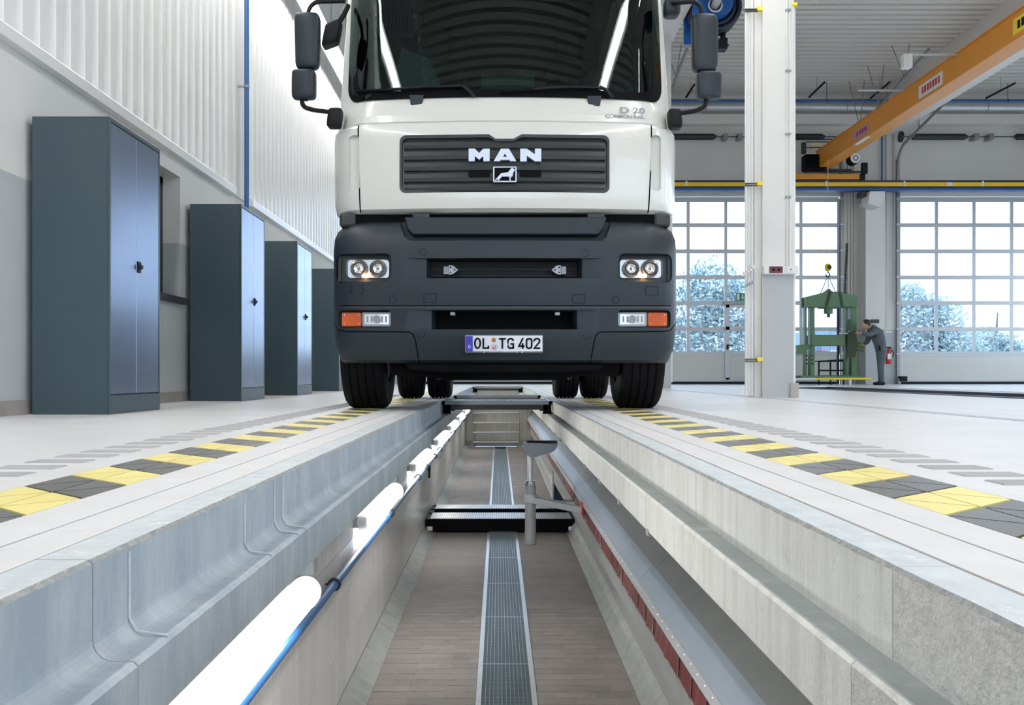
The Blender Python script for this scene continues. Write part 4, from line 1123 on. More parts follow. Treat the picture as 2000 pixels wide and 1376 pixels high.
# lamps on short arms of the girder
for k, (px, py, span) in enumerate(((1868, 105, 1.0), (1768, 175, 1.0))):
    y = girder_y(px); z = GZ1 - .02
    mb = MB(); mb.cyl((GXa - span, y, z), (GXa + .05, y, z), .022, seg=8); ar = mb.build('lamp_arm', M['frame_alu'], cr)
    if k == 0:
        mb = MB(); mb.box(GXa - span - .02, GXa - span + .15, y - .08, y + .08, z - .26, z); mb.build('lamp_box', M['white_metal'], ar, bevel=.01)
for px in (1870, 1995):
    y = 8.93 * F / (px - CX)
    mb = MB(); mb.cyl((GXb, y, GZ1 - .04), (GXb + .5, y, GZ1 - .04), .025, seg=8); ar = mb.build('lamp_arm', M['white_metal'], cr)
    mb = MB(); mb.box(GXb + .05, GXb + .35, y - .1, y + .1, GZ1 - .25, GZ1 - .07); mb.build('lamp_box', M['white_metal'], ar, bevel=.02)
# hoist on the girder and the hook with slings
YP = 25.0
hk = empty('crane_hook', P(1617, 522, YP)); tag(hk, 'yellow hook block on a cable holding the green press', 'hook')
q = P(1617, 522, YP)
mb = MB(); mb.cyl((q.x, YP, q.z), (q.x, YP, GZ0), .007, seg=6); mb.build('cable', M['frame_alu'], hk)
mb = MB(); mb.superell((q.x, YP, q.z), (.17, .14, .2), .8, .8); mb.build('block', M['crane_yellow'], hk, smooth=60)
mb = MB(); mb.lathe([(0, -.01), (.05, -.01), (.06, .01), (0, .01)], (q.x + .02, YP - .075, q.z), (0, 1, 0), 14); mb.build('sheave', M['dark_metal'], hk)
mb = MB(); pth = [(q.x + .05 * math.sin(t), YP, q.z - .19 + .06 * math.cos(t)) for t in [i * .5 for i in range(11)]]; mb.tube([(q.x, YP, q.z - .08), (q.x, YP, q.z - .13)] + pth[:], .017, 8); mb.build('hook', M['dark_metal'], hk, smooth=60)

# ------------------------------------------------------------------ hydraulic press hanging from the crane
pr = empty('hydraulic_press', (PX(1615, YP), YP, PZ(740, YP))); tag(pr, 'green hydraulic workshop press hanging in slings from the crane', 'press')
def Q(cx, cy): return 1540 + cx / 4.587, 480 + cy / 4.587
def rect(name, x0, y0, x1, y1, ya, yb, m=None, bev=.008, parent=None):
    a = P(*Q(x0, y1), YP); b = P(*Q(x1, y0), YP)
    mb = MB(); mb.box(a.x, b.x, ya, yb, a.z, b.z); return mb.build(name, m or M['press_green'], parent or pr, bevel=bev, bseg=1)
def poly(name, pts, ya, yb, m=None, parent=None):
    mb = MB(); mb.prism([(PX(Q(*p)[0], YP), PZ(Q(*p)[1], YP)) for p in pts], 'y', ya, yb); return mb.build(name, m or M['press_green'], parent or pr)
poly('head_beam', [(130, 550), (130, 462), (320, 415), (430, 415), (592, 452), (592, 550)], YP - .2, YP - .12)
poly('head_beam', [(130, 550), (130, 462), (320, 415), (430, 415), (592, 452), (592, 550)], YP + .12, YP + .2)
for x0, x1 in ((140, 160), (185, 222), (505, 530), (552, 598)): rect('upright', x0, 540, x1, 1165, YP - .12 if x1 - x0 > 25 else YP - .05, YP + .12)
rect('cylinder_mount', 275, 545, 452, 562, YP - .15, YP + .15)
for x0, y0, x1, y1 in ((318, 555, 396, 608), (345, 600, 372, 640)):
    a = P(*Q((x0 + x1) / 2, y0), YP); b = P(*Q((x0 + x1) / 2, y1), YP); mb = MB(); mb.cyl(a, b, (x1 - x0) / 2 / 4.587 * YP / F, seg=20); mb.build('ram', M['press_green'] if x1 - x0 > 40 else M['dark_metal'], pr, smooth=40)
rect('table_beam', 185, 800, 480, 895, YP - .24, YP - .17); rect('table_beam', 185, 800, 480, 895, YP + .17, YP + .24)
poly('side_arm', [(60, 890), (170, 880), (185, 905), (130, 970), (60, 970)], YP - .1, YP + .1)
poly('pump_unit', [(600, 875), (640, 862), (660, 880), (660, 925), (640, 940), (600, 930)], YP - .1, YP + .1)
rect('pump_handle', 655, 925, 670, 955, YP - .05, YP + .05)
rect('base_beam', 85, 1160, 655, 1190, YP - .25, YP - .17); rect('base_beam', 85, 1160, 655, 1190, YP + .17, YP + .25)
for x in (150, 200): 
    for y in (980, 1015, 1050):
        a = P(*Q(x - 8, y + 10), YP); b = P(*Q(x + 8, y), YP); mb = MB(); mb.box(a.x, b.x, YP - .125, YP - .119, a.z, b.z); mb.build('pin_slot', M['black'], pr)
rect('gauge_panel', 505, 660, 540, 760, YP - .16, YP - .12, mat('press_dark', (.04, .08, .045), .5))
poly('hanging_bag', [(500, 780), (560, 760), (585, 880), (560, 1000), (500, 1000), (490, 900)], YP - .3, YP - .2, mat('bag_olive', (.06, .075, .04), .8))
rect('tool_tray', 440, 780, 520, 795, YP - .3, YP - .1, M['grey_metal'])
for x in (480,): rect('support_tube', x - 6, 550, x + 12, 1240, YP + .3, YP + .36, M['rail_navy'], 0)
# slings
sl = empty('lifting_sling', q); tag(sl, 'pale lifting sling looped from the hook round the press head', 'sling')
top = P(*Q(355, 265), YP)
for x, yy in ((285, 430), (355, 390), (430, 430)):
    b = P(*Q(x, yy), YP); mb = MB(); mb.tube([top, b], .014, 6); mb.build('sling_leg', mat('sling_pale', (.45, .5, .6), .8), sl)
for pts in ([(335, 415), (362, 415), (325, 555), (298, 555)], [(425, 415), (445, 415), (468, 545), (445, 545)]):
    mb = MB(); mb.prism([(PX(Q(*p)[0], YP), PZ(Q(*p)[1], YP)) for p in pts], 'y', YP - .215, YP - .202); mb.build('sling_strap', mat('sling_dark', (.05, .07, .04), .8), sl)
poly('sling_pad', [(320, 415), (322, 405), (345, 405), (345, 388), (368, 388), (368, 405), (385, 405), (385, 415)], YP - .1, YP + .1, M['press_dark'])
# workshop table frame behind the press
st = empty('steel_trestle', P(*Q(390, 1190), YP + .6)); tag(st, 'black steel tube trestle standing under the green press', 'trestle')
YS = YP + .55
for (a, b) in (((265, 1035), (515, 1020)), ((275, 1115), (500, 1115)), ((270, 1165), (500, 1165))):
    mb = MB(); A = P(*Q(*a), YS); B = P(*Q(*b), YS); mb.tube([A, B], .022, 6); mb.build('rail', M['seal_black'], st)
for x in (272, 376, 495):
    mb = MB(); A = P(*Q(x, 1030), YS); mb.tube([A, (A.x, YS, 0)], .022, 6); mb.build('leg', M['seal_black'], st)
mb = MB(); A = P(*Q(262, 1030), YS); B = P(*Q(515, 1022), YS); mb.box(A.x, B.x, YS, YS + .5, A.z - .02, A.z + .01); mb.build('top_plate', M['dark_metal'], st)
# low yellow and white guard bar
gb = empty('guard_bar', P(1630, 742, 24.2)); tag(gb, 'low yellow and white guard bar on the floor before the press', 'barrier')
YG = 24.2; z = PZ(739, YG)
mb = MB(); mb.cyl((PX(1592, YG), YG, z - .01), (PX(1701, YG), YG, z), .028, seg=10); mb.build('yellow_bar', M['yellow'], gb, smooth=40)
mb = MB(); mb.cyl((PX(1500, YG), YG, z - .02), (PX(1592, YG), YG, z - .01), .028, seg=10); mb.build('white_bar', M['white'], gb, smooth=40)
for px in (1510, 1660): mb = MB(); x = PX(px, YG); mb.box(x - .03, x + .03, YG - .03, YG + .03, 0, z); mb.build('foot', M['frame_alu'], gb)

# ------------------------------------------------------------------ wall fittings near the worker
fe = empty('fire_extinguisher', P(1736, 712, 26.7)); tag(fe, 'red fire extinguisher on the far wall behind the worker', 'extinguisher')
q = P(1735, 711, 26.7); z1 = PZ(682, 26.7)
mb = MB(); mb.lathe([(0, q.z), (.075, q.z + .005), (.08, q.z + .03), (.08, z1 - .06), (.06, z1 - .02), (.025, z1), (.025, z1 + .03), (0, z1 + .03)], (q.x, 26.7, 0), (0, 0, 1), 18); mb.build('bottle', M['red'], fe, smooth=40)
mb = MB(); mb.box(q.x - .05, q.x + .07, 26.67, 26.73, z1 + .03, z1 + .07); mb.build('lever', M['seal_black'], fe)
mb = MB(); mb.tube(arc_path([(q.x + .03, 26.65, z1 + .04), (q.x + .12, 26.62, z1 - .1), (q.x + .08, 26.62, q.z + .2)], .08), .012, 6); mb.build('hose', M['seal_black'], fe)
mb = MB(); mb.box(q.x - .05, q.x + .05, 26.61, 26.625, q.z + .14, z1 - .12); mb.build('label_plate', M['white'], fe)
mb = MB(); mb.box(q.x - .03, q.x + .03, 26.76, Y_FAR, z1 - .2, z1 - .1); mb.build('bracket', M['dark_metal'], fe)
hx = empty('wall_lamp_box', P(1707, 388, 26.2)); tag(hx, 'white box fitting at the top of the far wall column', 'fitting')
a = P(1699, 404, 25.9); b = P(1729, 373, 25.9)
mb = MB(); mb.prism([(a.x - .05, a.z + .1), (a.x, b.z), (b.x, b.z), (b.x, a.z + .22), (b.x - .14, a.z)], 'y', 25.9, 26.45); mb.build('casing', M['white_metal'], hx, bevel=.01)
mb = MB(); mb.box(a.x - .15, a.x, 26.1, 26.45, b.z - .1, b.z + .02); mb.build('bracket', M['dark_metal'], hx)
cb = empty('control_box', P(1725, 630, 26.4)); tag(cb, 'small grey door control box on the far wall above the worker', 'control box')
q = P(1725, 629, 26.8); mb = MB(); mb.box(q.x - .05, q.x + .05, 26.85, 27, q.z - .15, q.z + .12); mb.build('housing', M['white'], cb, bevel=.01)
mb = MB(); mb.box(q.x - .02, q.x + .03, 26.84, 26.85, q.z - .08, q.z + .06); mb.build('button_panel', M['dark_metal'], cb)
q = P(1708, 627, 26.4); mb = MB(); mb.box(q.x - .08, q.x + .12, 26.38, 26.45, q.z - .05, q.z + .05); mb.build('terminal', M['dark_metal'], cb)
q = P(1725, 642, 26.8); mb = MB(); mb.box(q.x - .06, q.x + .02, 26.9, 27, q.z - .06, q.z + .06); mb.build('red_socket', M['socket_red'], cb)
mb = MB(); mb.box(q.x - .06, q.x + .3, 26.92, 27, q.z - .1, q.z - .06); mb.build('trunking', M['white'], cb)
fo = empty('floor_motor', P(1757, 748, 26.6)); tag(fo, 'small dark foot motor at the bottom corner of the right door', 'motor')
q = P(1757, 740, 26.6); mb = MB(); mb.box(q.x - .02, q.x + .18, 26.5, 26.7, q.z - .06, q.z + .08); mb.build('body', M['seal_black'], fo, bevel=.02)
mb = MB(); mb.box(q.x - .05, q.x + .02, 26.55, 26.65, 0, q.z + .02); mb.build('foot', M['grey_metal'], fo)
# spiral cable hanging beside the door
sc_ = empty('spiral_cable', P(1652, 560, 26.5)); tag(sc_, 'black spiral cable hanging beside the door behind the press', 'cable')
a = P(1654, 475, 26.5); b = P(1650, 570, 26.5)
mb = MB(); N = 160; mb.tube([a.lerp(b, i / N) + Vector((.035 * math.cos(i * 1.05), .035 * math.sin(i * 1.05), 0)) for i in range(N + 1)], .011, 5); mb.build('coil', M['seal_black'], sc_, smooth=60)
mb = MB(); mb.box(b.x - .04, b.x + .04, 26.45, 26.55, b.z - .2, b.z); mb.build('plug', M['seal_black'], sc_, bevel=.01)
mb = MB(); mb.cyl((b.x, 26.5, b.z - .2), (b.x - .05, 26.5, .9), .012, seg=6); mb.build('lead', M['seal_black'], sc_)

# ------------------------------------------------------------------ hose reel behind the right mirror
YH = 18.0
hr = empty('hose_reel', P(1392, 30, YH)); tag(hr, 'blue hose reel with black corrugated hose hanging behind the right mirror', 'hose reel')
c = P(1392, 20, YH)
Rr = 51 * YH / F
mb = MB()
for k in range(3):
    for ring in range(2):
        R2 = Rr - .05 - .095 * ring; n = 64
        mb.tube([(c.x + R2 * math.cos(2 * math.pi * i / n), YH - .25 + .15 * k, c.z + R2 * math.sin(2 * math.pi * i / n)) for i in range(n)], [.052 if i % 2 else .042 for i in range(n)], 8, closed=True)
mb.build('hose', mat('hose_black', (.010, .016, .032), .35), hr, smooth=60)
mb = MB(); mb.lathe([(.05, -.43), (Rr - .2, -.43), (Rr - .2, .28), (.05, .28)], (c.x, YH, c.z), (0, 1, 0), 32); mb.build('drum', M['blue_paint'], hr, smooth=35)
a = P(1352, 30, YH - .43); b = P(1414, -10, YH - .43); mb = MB(); mb.box(max(a.x, 3.49), b.x, YH - .49, YH - .43, a.z, b.z + .15); mb.build('front_plate', M['blue_paint'], hr, bevel=.004)
q = P(1396, 12, YH - .5); mb = MB(); mb.lathe([(.11, 0), (.135, .03), (.10, .045), (.10, .09)], (q.x, YH - .58, q.z), (0, 1, 0), 24); mb.tube(arc_path([(q.x, YH - .5, q.z), (q.x + .02, YH - .75, q.z + .1), (q.x + .16, YH - .75, q.z + .6)], .16), .075, 14); mb.build('swivel_pipe', M['frame_alu'], hr, smooth=45)
q = P(1410, 88, YH); mb = MB(); mb.box(q.x - .07, q.x + .08, YH - .12, YH + .12, q.z - .1, q.z + .1); mb.cyl((q.x + .08, YH, q.z), (q.x + .13, YH, q.z), .018, seg=8); mb.cyl((q.x, YH, q.z), (q.x + .05, YH, q.z + .4), .05, seg=10); mb.build('hose_end', M['seal_black'], hr, bevel=.012)
a = P(1340, 86, YH + .3); mb = MB(); mb.box(3.49, c.x + .1, YH + .3, YH + .38, a.z, c.z + .3); mb.build('back_plate', M['blue_paint'], hr)
mb = MB(); mb.box(c.x - .05, c.x + .05, YH + .3, YH + .4, c.z, 8.0); mb.build('hanger_post', M['blue_paint'], hr)

# ------------------------------------------------------------------ the worker
YW = 24.6
SC = 1376 / 300.0
def W(cx, cy, dy=0.0):
    px, py = 1540 + cx / 4.587, 480 + cy / 4.587
    return P(px, py, YW) + Vector((0, dy, 0))
wk = empty('person', (PX(1722, YW), YW, 0)); tag(wk, 'person in grey coveralls bending forward and reaching towards the green press', 'person')
V = []; E = []; R = []
def node(p, r, link_to=None):
    V.append(p); R.append(r)
    if link_to is not None: E.append((link_to, len(V) - 1))
    return len(V) - 1
pel = node(W(832, 905), (0.183, 0.159))
wst = node(W(815, 850), (0.183, 0.165), pel); chs = node(W(790, 790), (0.201, 0.183), wst); shc = node(W(762, 742), (0.159, 0.146), chs); nck = node(W(735, 722), (0.085, 0.085), shc)
for s in (-1, 1):
    hip = node(W(833, 940, .09 * s), (0.116, 0.122), pel); kn = node(W(826 + 14 * s, 1070, .10 * s), (0.091, 0.091), hip); an = node(W(832 + 12 * s, 1205, .10 * s), (0.076, 0.073), kn); node(W(832 + 12 * s, 1225, .10 * s), (0.079, 0.073), an)
shr = node(W(755, 760, -.19), (0.091, 0.091), shc); el = node(W(690, 800, -.24), (0.071, 0.071), shr); wr_ = node(W(628, 782, -.2), (0.055, 0.055), el)
shl = node(W(755, 760, .19), (0.091, 0.091), shc); el2 = node(W(745, 850, .25), (0.071, 0.071), shl); wr2 = node(W(705, 878, .2), (0.055, 0.055), el2)
co = link('coverall', skin_mesh(V, E, R, 0, 2), wk); co.data.materials.append(M['coverall'])
# head and hands: one body mesh
hb = MB(); hc = W(690, 705); 
def headfn(x, y, z):
    # face looks down and to the left
    return (x * (1.0 + .12 * max(0, -z)), y * .82, z)
hb.superell(hc, (.21, .2, .25), .85, .85, 20, 14, fn=headfn)
hb.superell(hc + Vector((-.105, 0, -.055)), (.05, .035, .055), 1, 1, 8, 6)            # nose
for s in (-1, 1):
    hb.superell(hc + Vector((.015, .085 * s, -.02)), (.05, .03, .065), 1, 1, 8, 6)     # ears
    hb.superell(hc + Vector((-.09, .04 * s, -.01)), (.03, .035, .02), 1, 1, 8, 6)      # brows / eye sockets
hb.superell(hc + Vector((-.085, 0, -.095)), (.04, .06, .022), 1, 1, 8, 6)              # mouth
hb.tube([hc + Vector((.03, 0, -.06)), W(738, 722)], [.065, .07], 12)
def hand(p, d):
    d = Vector(d).normalized(); s_ = d.orthogonal().normalized(); u = d.cross(s_)
    hb.superell(p + d * .045, (.095, .085, .05), .7, .7, 12, 8)
    for i, (o_, L_) in enumerate(((-.03, .07), (-.01, .08), (.01, .075), (.03, .06))):
        b = p + d * .085 + s_ * o_; hb.tube([b, b + d * L_ * .5 - u * .008, b + d * L_ * .85 - u * .03], [.0095, .009, .007], 6)
    b = p + d * .03 + s_ * .04; hb.tube([b, b + d * .03 + s_ * .03, b + d * .06 + s_ * .03], [.011, .01, .008], 6)
hand(W(630, 782, -.2), (-1, .1, .1))
hb.build('body', M['skin'], wk, smooth=70)
hr_ = MB(); hr_.superell(hc + Vector((.02, 0, .03)), (.215, .19, .215), .85, .85, 18, 12, fn=lambda x, y, z: (x if z > -.2 or x > 0 else x * .6, y, z if z > -.35 or x > .1 else -.3)); hr_.build('hair', M['hair'], wk, smooth=70)
gl = MB(); p = W(705, 880, .2); gl.superell(p + Vector((-.06, 0, -.01)), (.14, .09, .08), .7, .7, 12, 8)
for i in range(4): b = p + Vector((-.12, -.035 + .022 * i, 0)); gl.tube([b, b + Vector((-.045, 0, -.01)), b + Vector((-.07, 0, -.035))], [.012, .012, .01], 6)
gl.tube([p + Vector((-.05, -.04, .02)), p + Vector((-.09, -.06, .03))], [.013, .011], 6)
gl.build('glove', mat('glove', (.32, .27, .05), .8), wk, smooth=70)
for s in (-1, 1):
    b = W(828 + 12 * s, 1240, .10 * s); sh = MB(); sh.superell((b.x - .05, b.y, .05), (.30, .11, .11), .6, .7, 16, 10, fn=lambda x, y, z: (x, y, max(z, -.9) * (1 if x > -.1 else .7) - (0 if x > -.1 else .25))); sh.build('shoe', M['seal_black'], wk, smooth=60)
mb = MB(); q = W(805, 915, -.15); mb.superell(q, (.1, .05, .16), .5, .5, 10, 8); mb.build('pocket', M['seal_black'], wk, smooth=60)
# ------------------------------------------------------------------ the truck
TC = 0.046
tk = empty('truck', (TC, 7.6, 0)); tag(tk, 'white truck cab with dark grey bumper standing astride the pit, headlights lit', 'truck')
def lerp_rows(rows, z):
    if z <= rows[0][0]: return rows[0][1:]
    for a, b in zip(rows[:-1], rows[1:]):
        if z <= b[0]:
            t = (z - a[0]) / (b[0] - a[0]); return tuple(p + (q - p) * t for p, q in zip(a[1:], b[1:]))
    return rows[-1][1:]
def plan(row, nf=28, nc=8):
    w, yf, cr_, rx, ry, yb = row; xs = w - rx; pts = []
    for i in range(nc + 1):
        a = math.radians(90 - 90 * i / nc); x = xs + rx * math.sin(a); pts.append((-x, yf + cr_ * (x / xs) ** 2 + ry - ry * math.cos(a)))
    for i in range(1, nf):
        x = -xs + 2 * xs * i / nf; pts.append((x, yf + cr_ * (x / xs) ** 2))
    for i in range(nc + 1):
        a = math.radians(90 * i / nc); x = xs + rx * math.sin(a); pts.append((x, yf + cr_ * (x / xs) ** 2 + ry - ry * math.cos(a)))
    return [(-w, yb)] + pts + [(w, yb)]
def front(rows, x, z):
    w, yf, cr_, rx, ry, yb = lerp_rows(rows, z); x = abs(x - TC); xs = w - rx
    if x <= xs: return yf + cr_ * (x / xs) ** 2
    s = min(1.0, (x - xs) / rx); return yf + cr_ * (x / xs) ** 2 + ry - ry * math.sqrt(max(0, 1 - s * s))
def solid(rows):
    mb = MB(); n = len(plan(rows[0][1:]))
    for r in rows:
        for x, y in plan(r[1:]): mb.v.append((TC + x, y, r[0]))
    for j in range(len(rows) - 1):
        for i in range(n - 1): mb.f.append([j * n + i, j * n + i + 1, (j + 1) * n + i + 1, (j + 1) * n + i])
        mb.f.append([j * n + n - 1, j * n, (j + 1) * n, (j + 1) * n + n - 1])
    mb.f.append(list(range(n))); k = (len(rows) - 1) * n; mb.f.append([k + i for i in range(n)])
    mb.mi = [0] * len(mb.f); return mb
#        z     w     yfront crown rx   ry   yback
CAB = [(1.425, 1.235, 6.985, .07, .22, .26, 8.9), (1.45, 1.258, 6.945, .07, .24, .27, 8.9), (1.52, 1.272, 6.93, .07, .25, .28, 9.0), (1.97, 1.276, 6.935, .07, .25, .28, 9.0), (2.04, 1.272, 6.94, .07, .25, .28, 9.0), (2.06, 1.254, 6.95, .07, .26, .28, 9.0),
       (2.20, 1.252, 6.965, .075, .28, .30, 9.0), (2.245, 1.25, 6.985, .08, .30, .30, 9.0), (2.6, 1.237, 7.04, .08, .30, .30, 9.0), (3.05, 1.218, 7.11, .08, .30, .30, 9.0), (3.35, 1.20, 7.17, .08, .30, .30, 9.0), (3.55, 1.16, 7.3, .08, .30, .30, 8.95), (3.66, 1.06, 7.6, .08, .30, .30, 8.8)]
cab = solid(CAB).build('cab_body', [M['truck_white'], mat('cab_inside', (.035, .038, .04), .8), M['black']], tk)
def q(px, py, y=6.95): return PX(px, y), PZ(py, y)
def surf(px, py, rows=CAB, off=0.0):
    """point of the front surface seen at a pixel of the photograph"""
    y = 7.0
    for _ in range(6):
        x, z = q(px, py, y); y = front(rows, x, z)
    x, z = q(px, py, y); return Vector((x, y - off, z))
cut = []
# windscreen opening
def ws_outline(grow=0.0, top=3.28, n=8):
    xl, zb = surf(682 - grow, 100).x, surf(986, 190 + grow).z
    xr = 2 * TC - xl
    r = .16; pts = [(xr, top), (xl, top)]
    pts += [(xl + .004, 2.45)]
    for i in range(n + 1):
        a = math.radians(180 + 90 * i / n); pts.append((xl + .09 + .085 * math.cos(a), zb + .13 + .13 * math.sin(a)))
    for i in range(n + 1):
        a = math.radians(270 + 90 * i / n); pts.append((xr - .09 + .085 * math.cos(a), zb + .13 + .13 * math.sin(a)))
    pts += [(xr - .004, 2.45)]
    return pts
mb = MB(); mb.prism(ws_outline(-14), 'y', 6.6, 8.6); cut.append(mb)
mb = MB(); mb.box(TC - 1.15, TC + 1.15, 7.45, 8.65, 1.75, 3.25); cut.append(mb)
# grille pocket
def grille_outline(g=0.0):
    px0, px1, py0, py1 = 780 - g, 1191 + g, 263 - g, 376 + g
    o = [(955, py0), (968, py0 + 9), (1003, py0 + 9), (1019, py0)]
    r = 12; pts = [(p[0], p[1]) for p in o]
    for cx_, cy_, a0 in ((px1 - r, py0 + r, 270), (px1 - r, py1 - r, 0), (px0 + r, py1 - r, 90), (px0 + r, py0 + r, 180)):
        for i in range(6):
            a = math.radians(a0 + 90 * i / 5); pts.append((cx_ + r * math.cos(a), cy_ + r * math.sin(a)))
    return pts
mb = MB(); mb.prism([q(*p, 6.95) for p in grille_outline()], 'y', 6.7, 7.035); cut.append(mb)
# door handle scoops beside the seams, panel seams
for s, px0, px1 in ((-1, 681, 702), (1, 1271, 1291)):
    x0, z1 = q(px0, 264, 7.03); x1, z0 = q(px1, 373, 7.03)
    mb = MB(); mb.prism(rrect(x0, x1, z0, z1, .03), 'y', 6.7, 7.065); cut.append(mb)
for pa in ([(699, 196), (699, 262), (701, 330), (703, 416)], [(1274, 196), (1273, 262), (1271, 330), (1267, 416)]):
    pts = [q(a, b, 7.0) for a, b in pa]
    mb = MB(); mb.prism([(x - .005, z) for x, z in pts] + [(x + .005, z) for x, z in pts[::-1]], 'y', 6.8, 7.05); mb.m = 'black'; cut.append(mb)
for z in (PZ(236, 6.96), ):
    mb = MB(); mb.box(TC - 1.09, TC + 1.09, 6.8, front(CAB, TC, z) + .004, z - .003, z + .003)
boolean(cab, cut, 'truck_white')
for p in cab.data.polygons:
    c_ = p.center
    if p.normal.y < -.15 and c_.y < 8.0: continue
    if c_.y > 7.10 and abs(c_.x - TC) < 1.16 and 1.7 < c_.z < 3.3 and c_.y < 8.7 and abs(c_.x - TC) < 1.151: p.material_index = 1
    elif 7.0 < c_.y and 2.26 < c_.z < 3.29 and abs(c_.x - TC) < 1.10 and c_.y < 8.6: p.material_index = 1
cab.data.shade_smooth(); cab.data.set_sharp_from_angle(angle=math.radians(32))
# white step line below the windscreen
mb = MB()
N = 40; zc = PZ(236, 6.96)
for i in range(N):
    xa, xb = TC - 1.08 + 2.16 * i / N, TC - 1.08 + 2.16 * (i + 1) / N
    ya, yb = front(CAB, xa, zc), front(CAB, xb, zc)
    mb.add([(xa, ya + .002, zc - .012), (xb, yb + .002, zc - .012), (xb, yb - .008, zc), (xa, ya - .008, zc), (xa, ya + .002, zc + .05), (xb, yb + .002, zc + .05)], [(0, 1, 2, 3), (3, 2, 5, 4)])
mb.build('crease_panel', M['truck_white'], tk, smooth=20, fix=False)

# windscreen glass and its black seal
def front_patch(outline, off, rows=CAB, mi=0, step=.06):
    """fill an (x,z) outline with a gridded patch lying on the front surface"""
    bm = bmesh.new()
    vs = [bm.verts.new((x, 0, z)) for x, z in outline]; bm.faces.new(vs)
    xs = [v[0] for v in outline]; zs = [v[1] for v in outline]
    x = min(xs) + step
    while x < max(xs):
        bmesh.ops.bisect_plane(bm, geom=bm.verts[:] + bm.edges[:] + bm.faces[:], plane_co=(x, 0, 0), plane_no=(1, 0, 0)); x += step
    z = min(zs) + .15
    while z < max(zs):
        bmesh.ops.bisect_plane(bm, geom=bm.verts[:] + bm.edges[:] + bm.faces[:], plane_co=(0, 0, z), plane_no=(0, 0, 1)); z += .15
    m = MB(); bm.verts.ensure_lookup_table(); bm.verts.index_update()
    m.v = [(v.co.x, front(rows, v.co.x, v.co.z) - off, v.co.z) for v in bm.verts]
    m.f = [[v.index for v in f.verts] for f in bm.faces]; m.mi = [mi] * len(m.f)
    bm.free(); return m
XL_, ZB_ = surf(682, 100).x, surf(986, 190).z
def ws_edge(z):
    """left edge of the glass at height z"""
    t = z - ZB_
    if t < .13: return XL_ + .09 - .085 * math.sqrt(max(0.0, 1 - ((.13 - t) / .13) ** 2)) + (.0 if t > 0 else 0)
    return XL_ + .004
def ws_pt(u, v):
    v = v ** 1.3; z = ZB_ + .0005 + (3.28 - ZB_) * v; xl = ws_edge(z); x = xl + (2 * TC - 2 * xl) * u
    return (x, front(CAB, x, z) - .004, z)
g_ = MB(); g_.grid(ws_pt, 72, 26)
wsg = g_.build('windscreen', M['windscreen'], tk, smooth=180, fix=False)
oo, oi = ws_outline(0), ws_outline(-16)
mb = MB()
for i in range(len(oo)):
    j = (i + 1) % len(oo)
    quad = [oo[i], oo[j], oi[j], oi[i]]
    n_ = max(1, int(abs(oo[i][0] - oo[j][0]) / .06))
    for k in range(n_):
        def lp(a, b, t): return (a[0] + (b[0] - a[0]) * t, a[1] + (b[1] - a[1]) * t)
        c4 = [lp(oo[i], oo[j], k / n_), lp(oo[i], oo[j], (k + 1) / n_), lp(oi[i], oi[j], (k + 1) / n_), lp(oi[i], oi[j], k / n_)]
        mb.add([(x, front(CAB, x, z) - .008, z) for x, z in c4], [(0, 1, 2, 3)])
mb.build('screen_seal', M['black'], tk, fix=False)
# interior seen through the glass
mb = MB(); mb.box(TC - 1.12, TC + 1.12, 7.22, 7.75, 2.02, 2.30); mb.superell((TC + .6, 7.3, 2.34), (.62, .4, .25), .6, .6); mb.build('dashboard', M['cab_inside'], tk, bevel=.03)
a_ = P(1190, 165, 7.55); mb = MB(); mb.tube([(a_.x + .21 * math.cos(t * .2618), 7.55 + .1 * math.sin(t * .2618), a_.z + .20 * math.sin(t * .2618)) for t in range(24)], .018, 8, closed=True); mb.cyl((a_.x, 7.55, a_.z), (a_.x, 7.75, a_.z - .15), .05); mb.build('steering_wheel', M['black'], tk, smooth=60)
for s in (-1, 1):
    mb = MB(); mb.superell((TC + .6 * s, 8.3, 2.5), (.55, .22, .9), .5, .5); mb.superell((TC + .6 * s, 8.2, 3.05), (.32, .14, .25), .5, .5); mb.build('seat', M['cab_inside'], tk, smooth=60)
mb = MB(); pts = [(762, 172), (786, 93), (800, 100), (838, 113), (862, 170)]; mb.prism([q(a, b, 7.35) for a, b in pts], 'y', 7.35, 7.354); mb.build('paper_sheet', mat('paper', (.32, .42, .44), .8), tk)
mb = MB(); x0, z1 = q(940, 146, 7.4); x1, z0 = q(1044, 176, 7.4); mb.box(x0, x1, 7.4, 7.404, z0, z1); mb.build('paper_sheet', mat('paper_green', (.25, .34, .28), .8), tk)

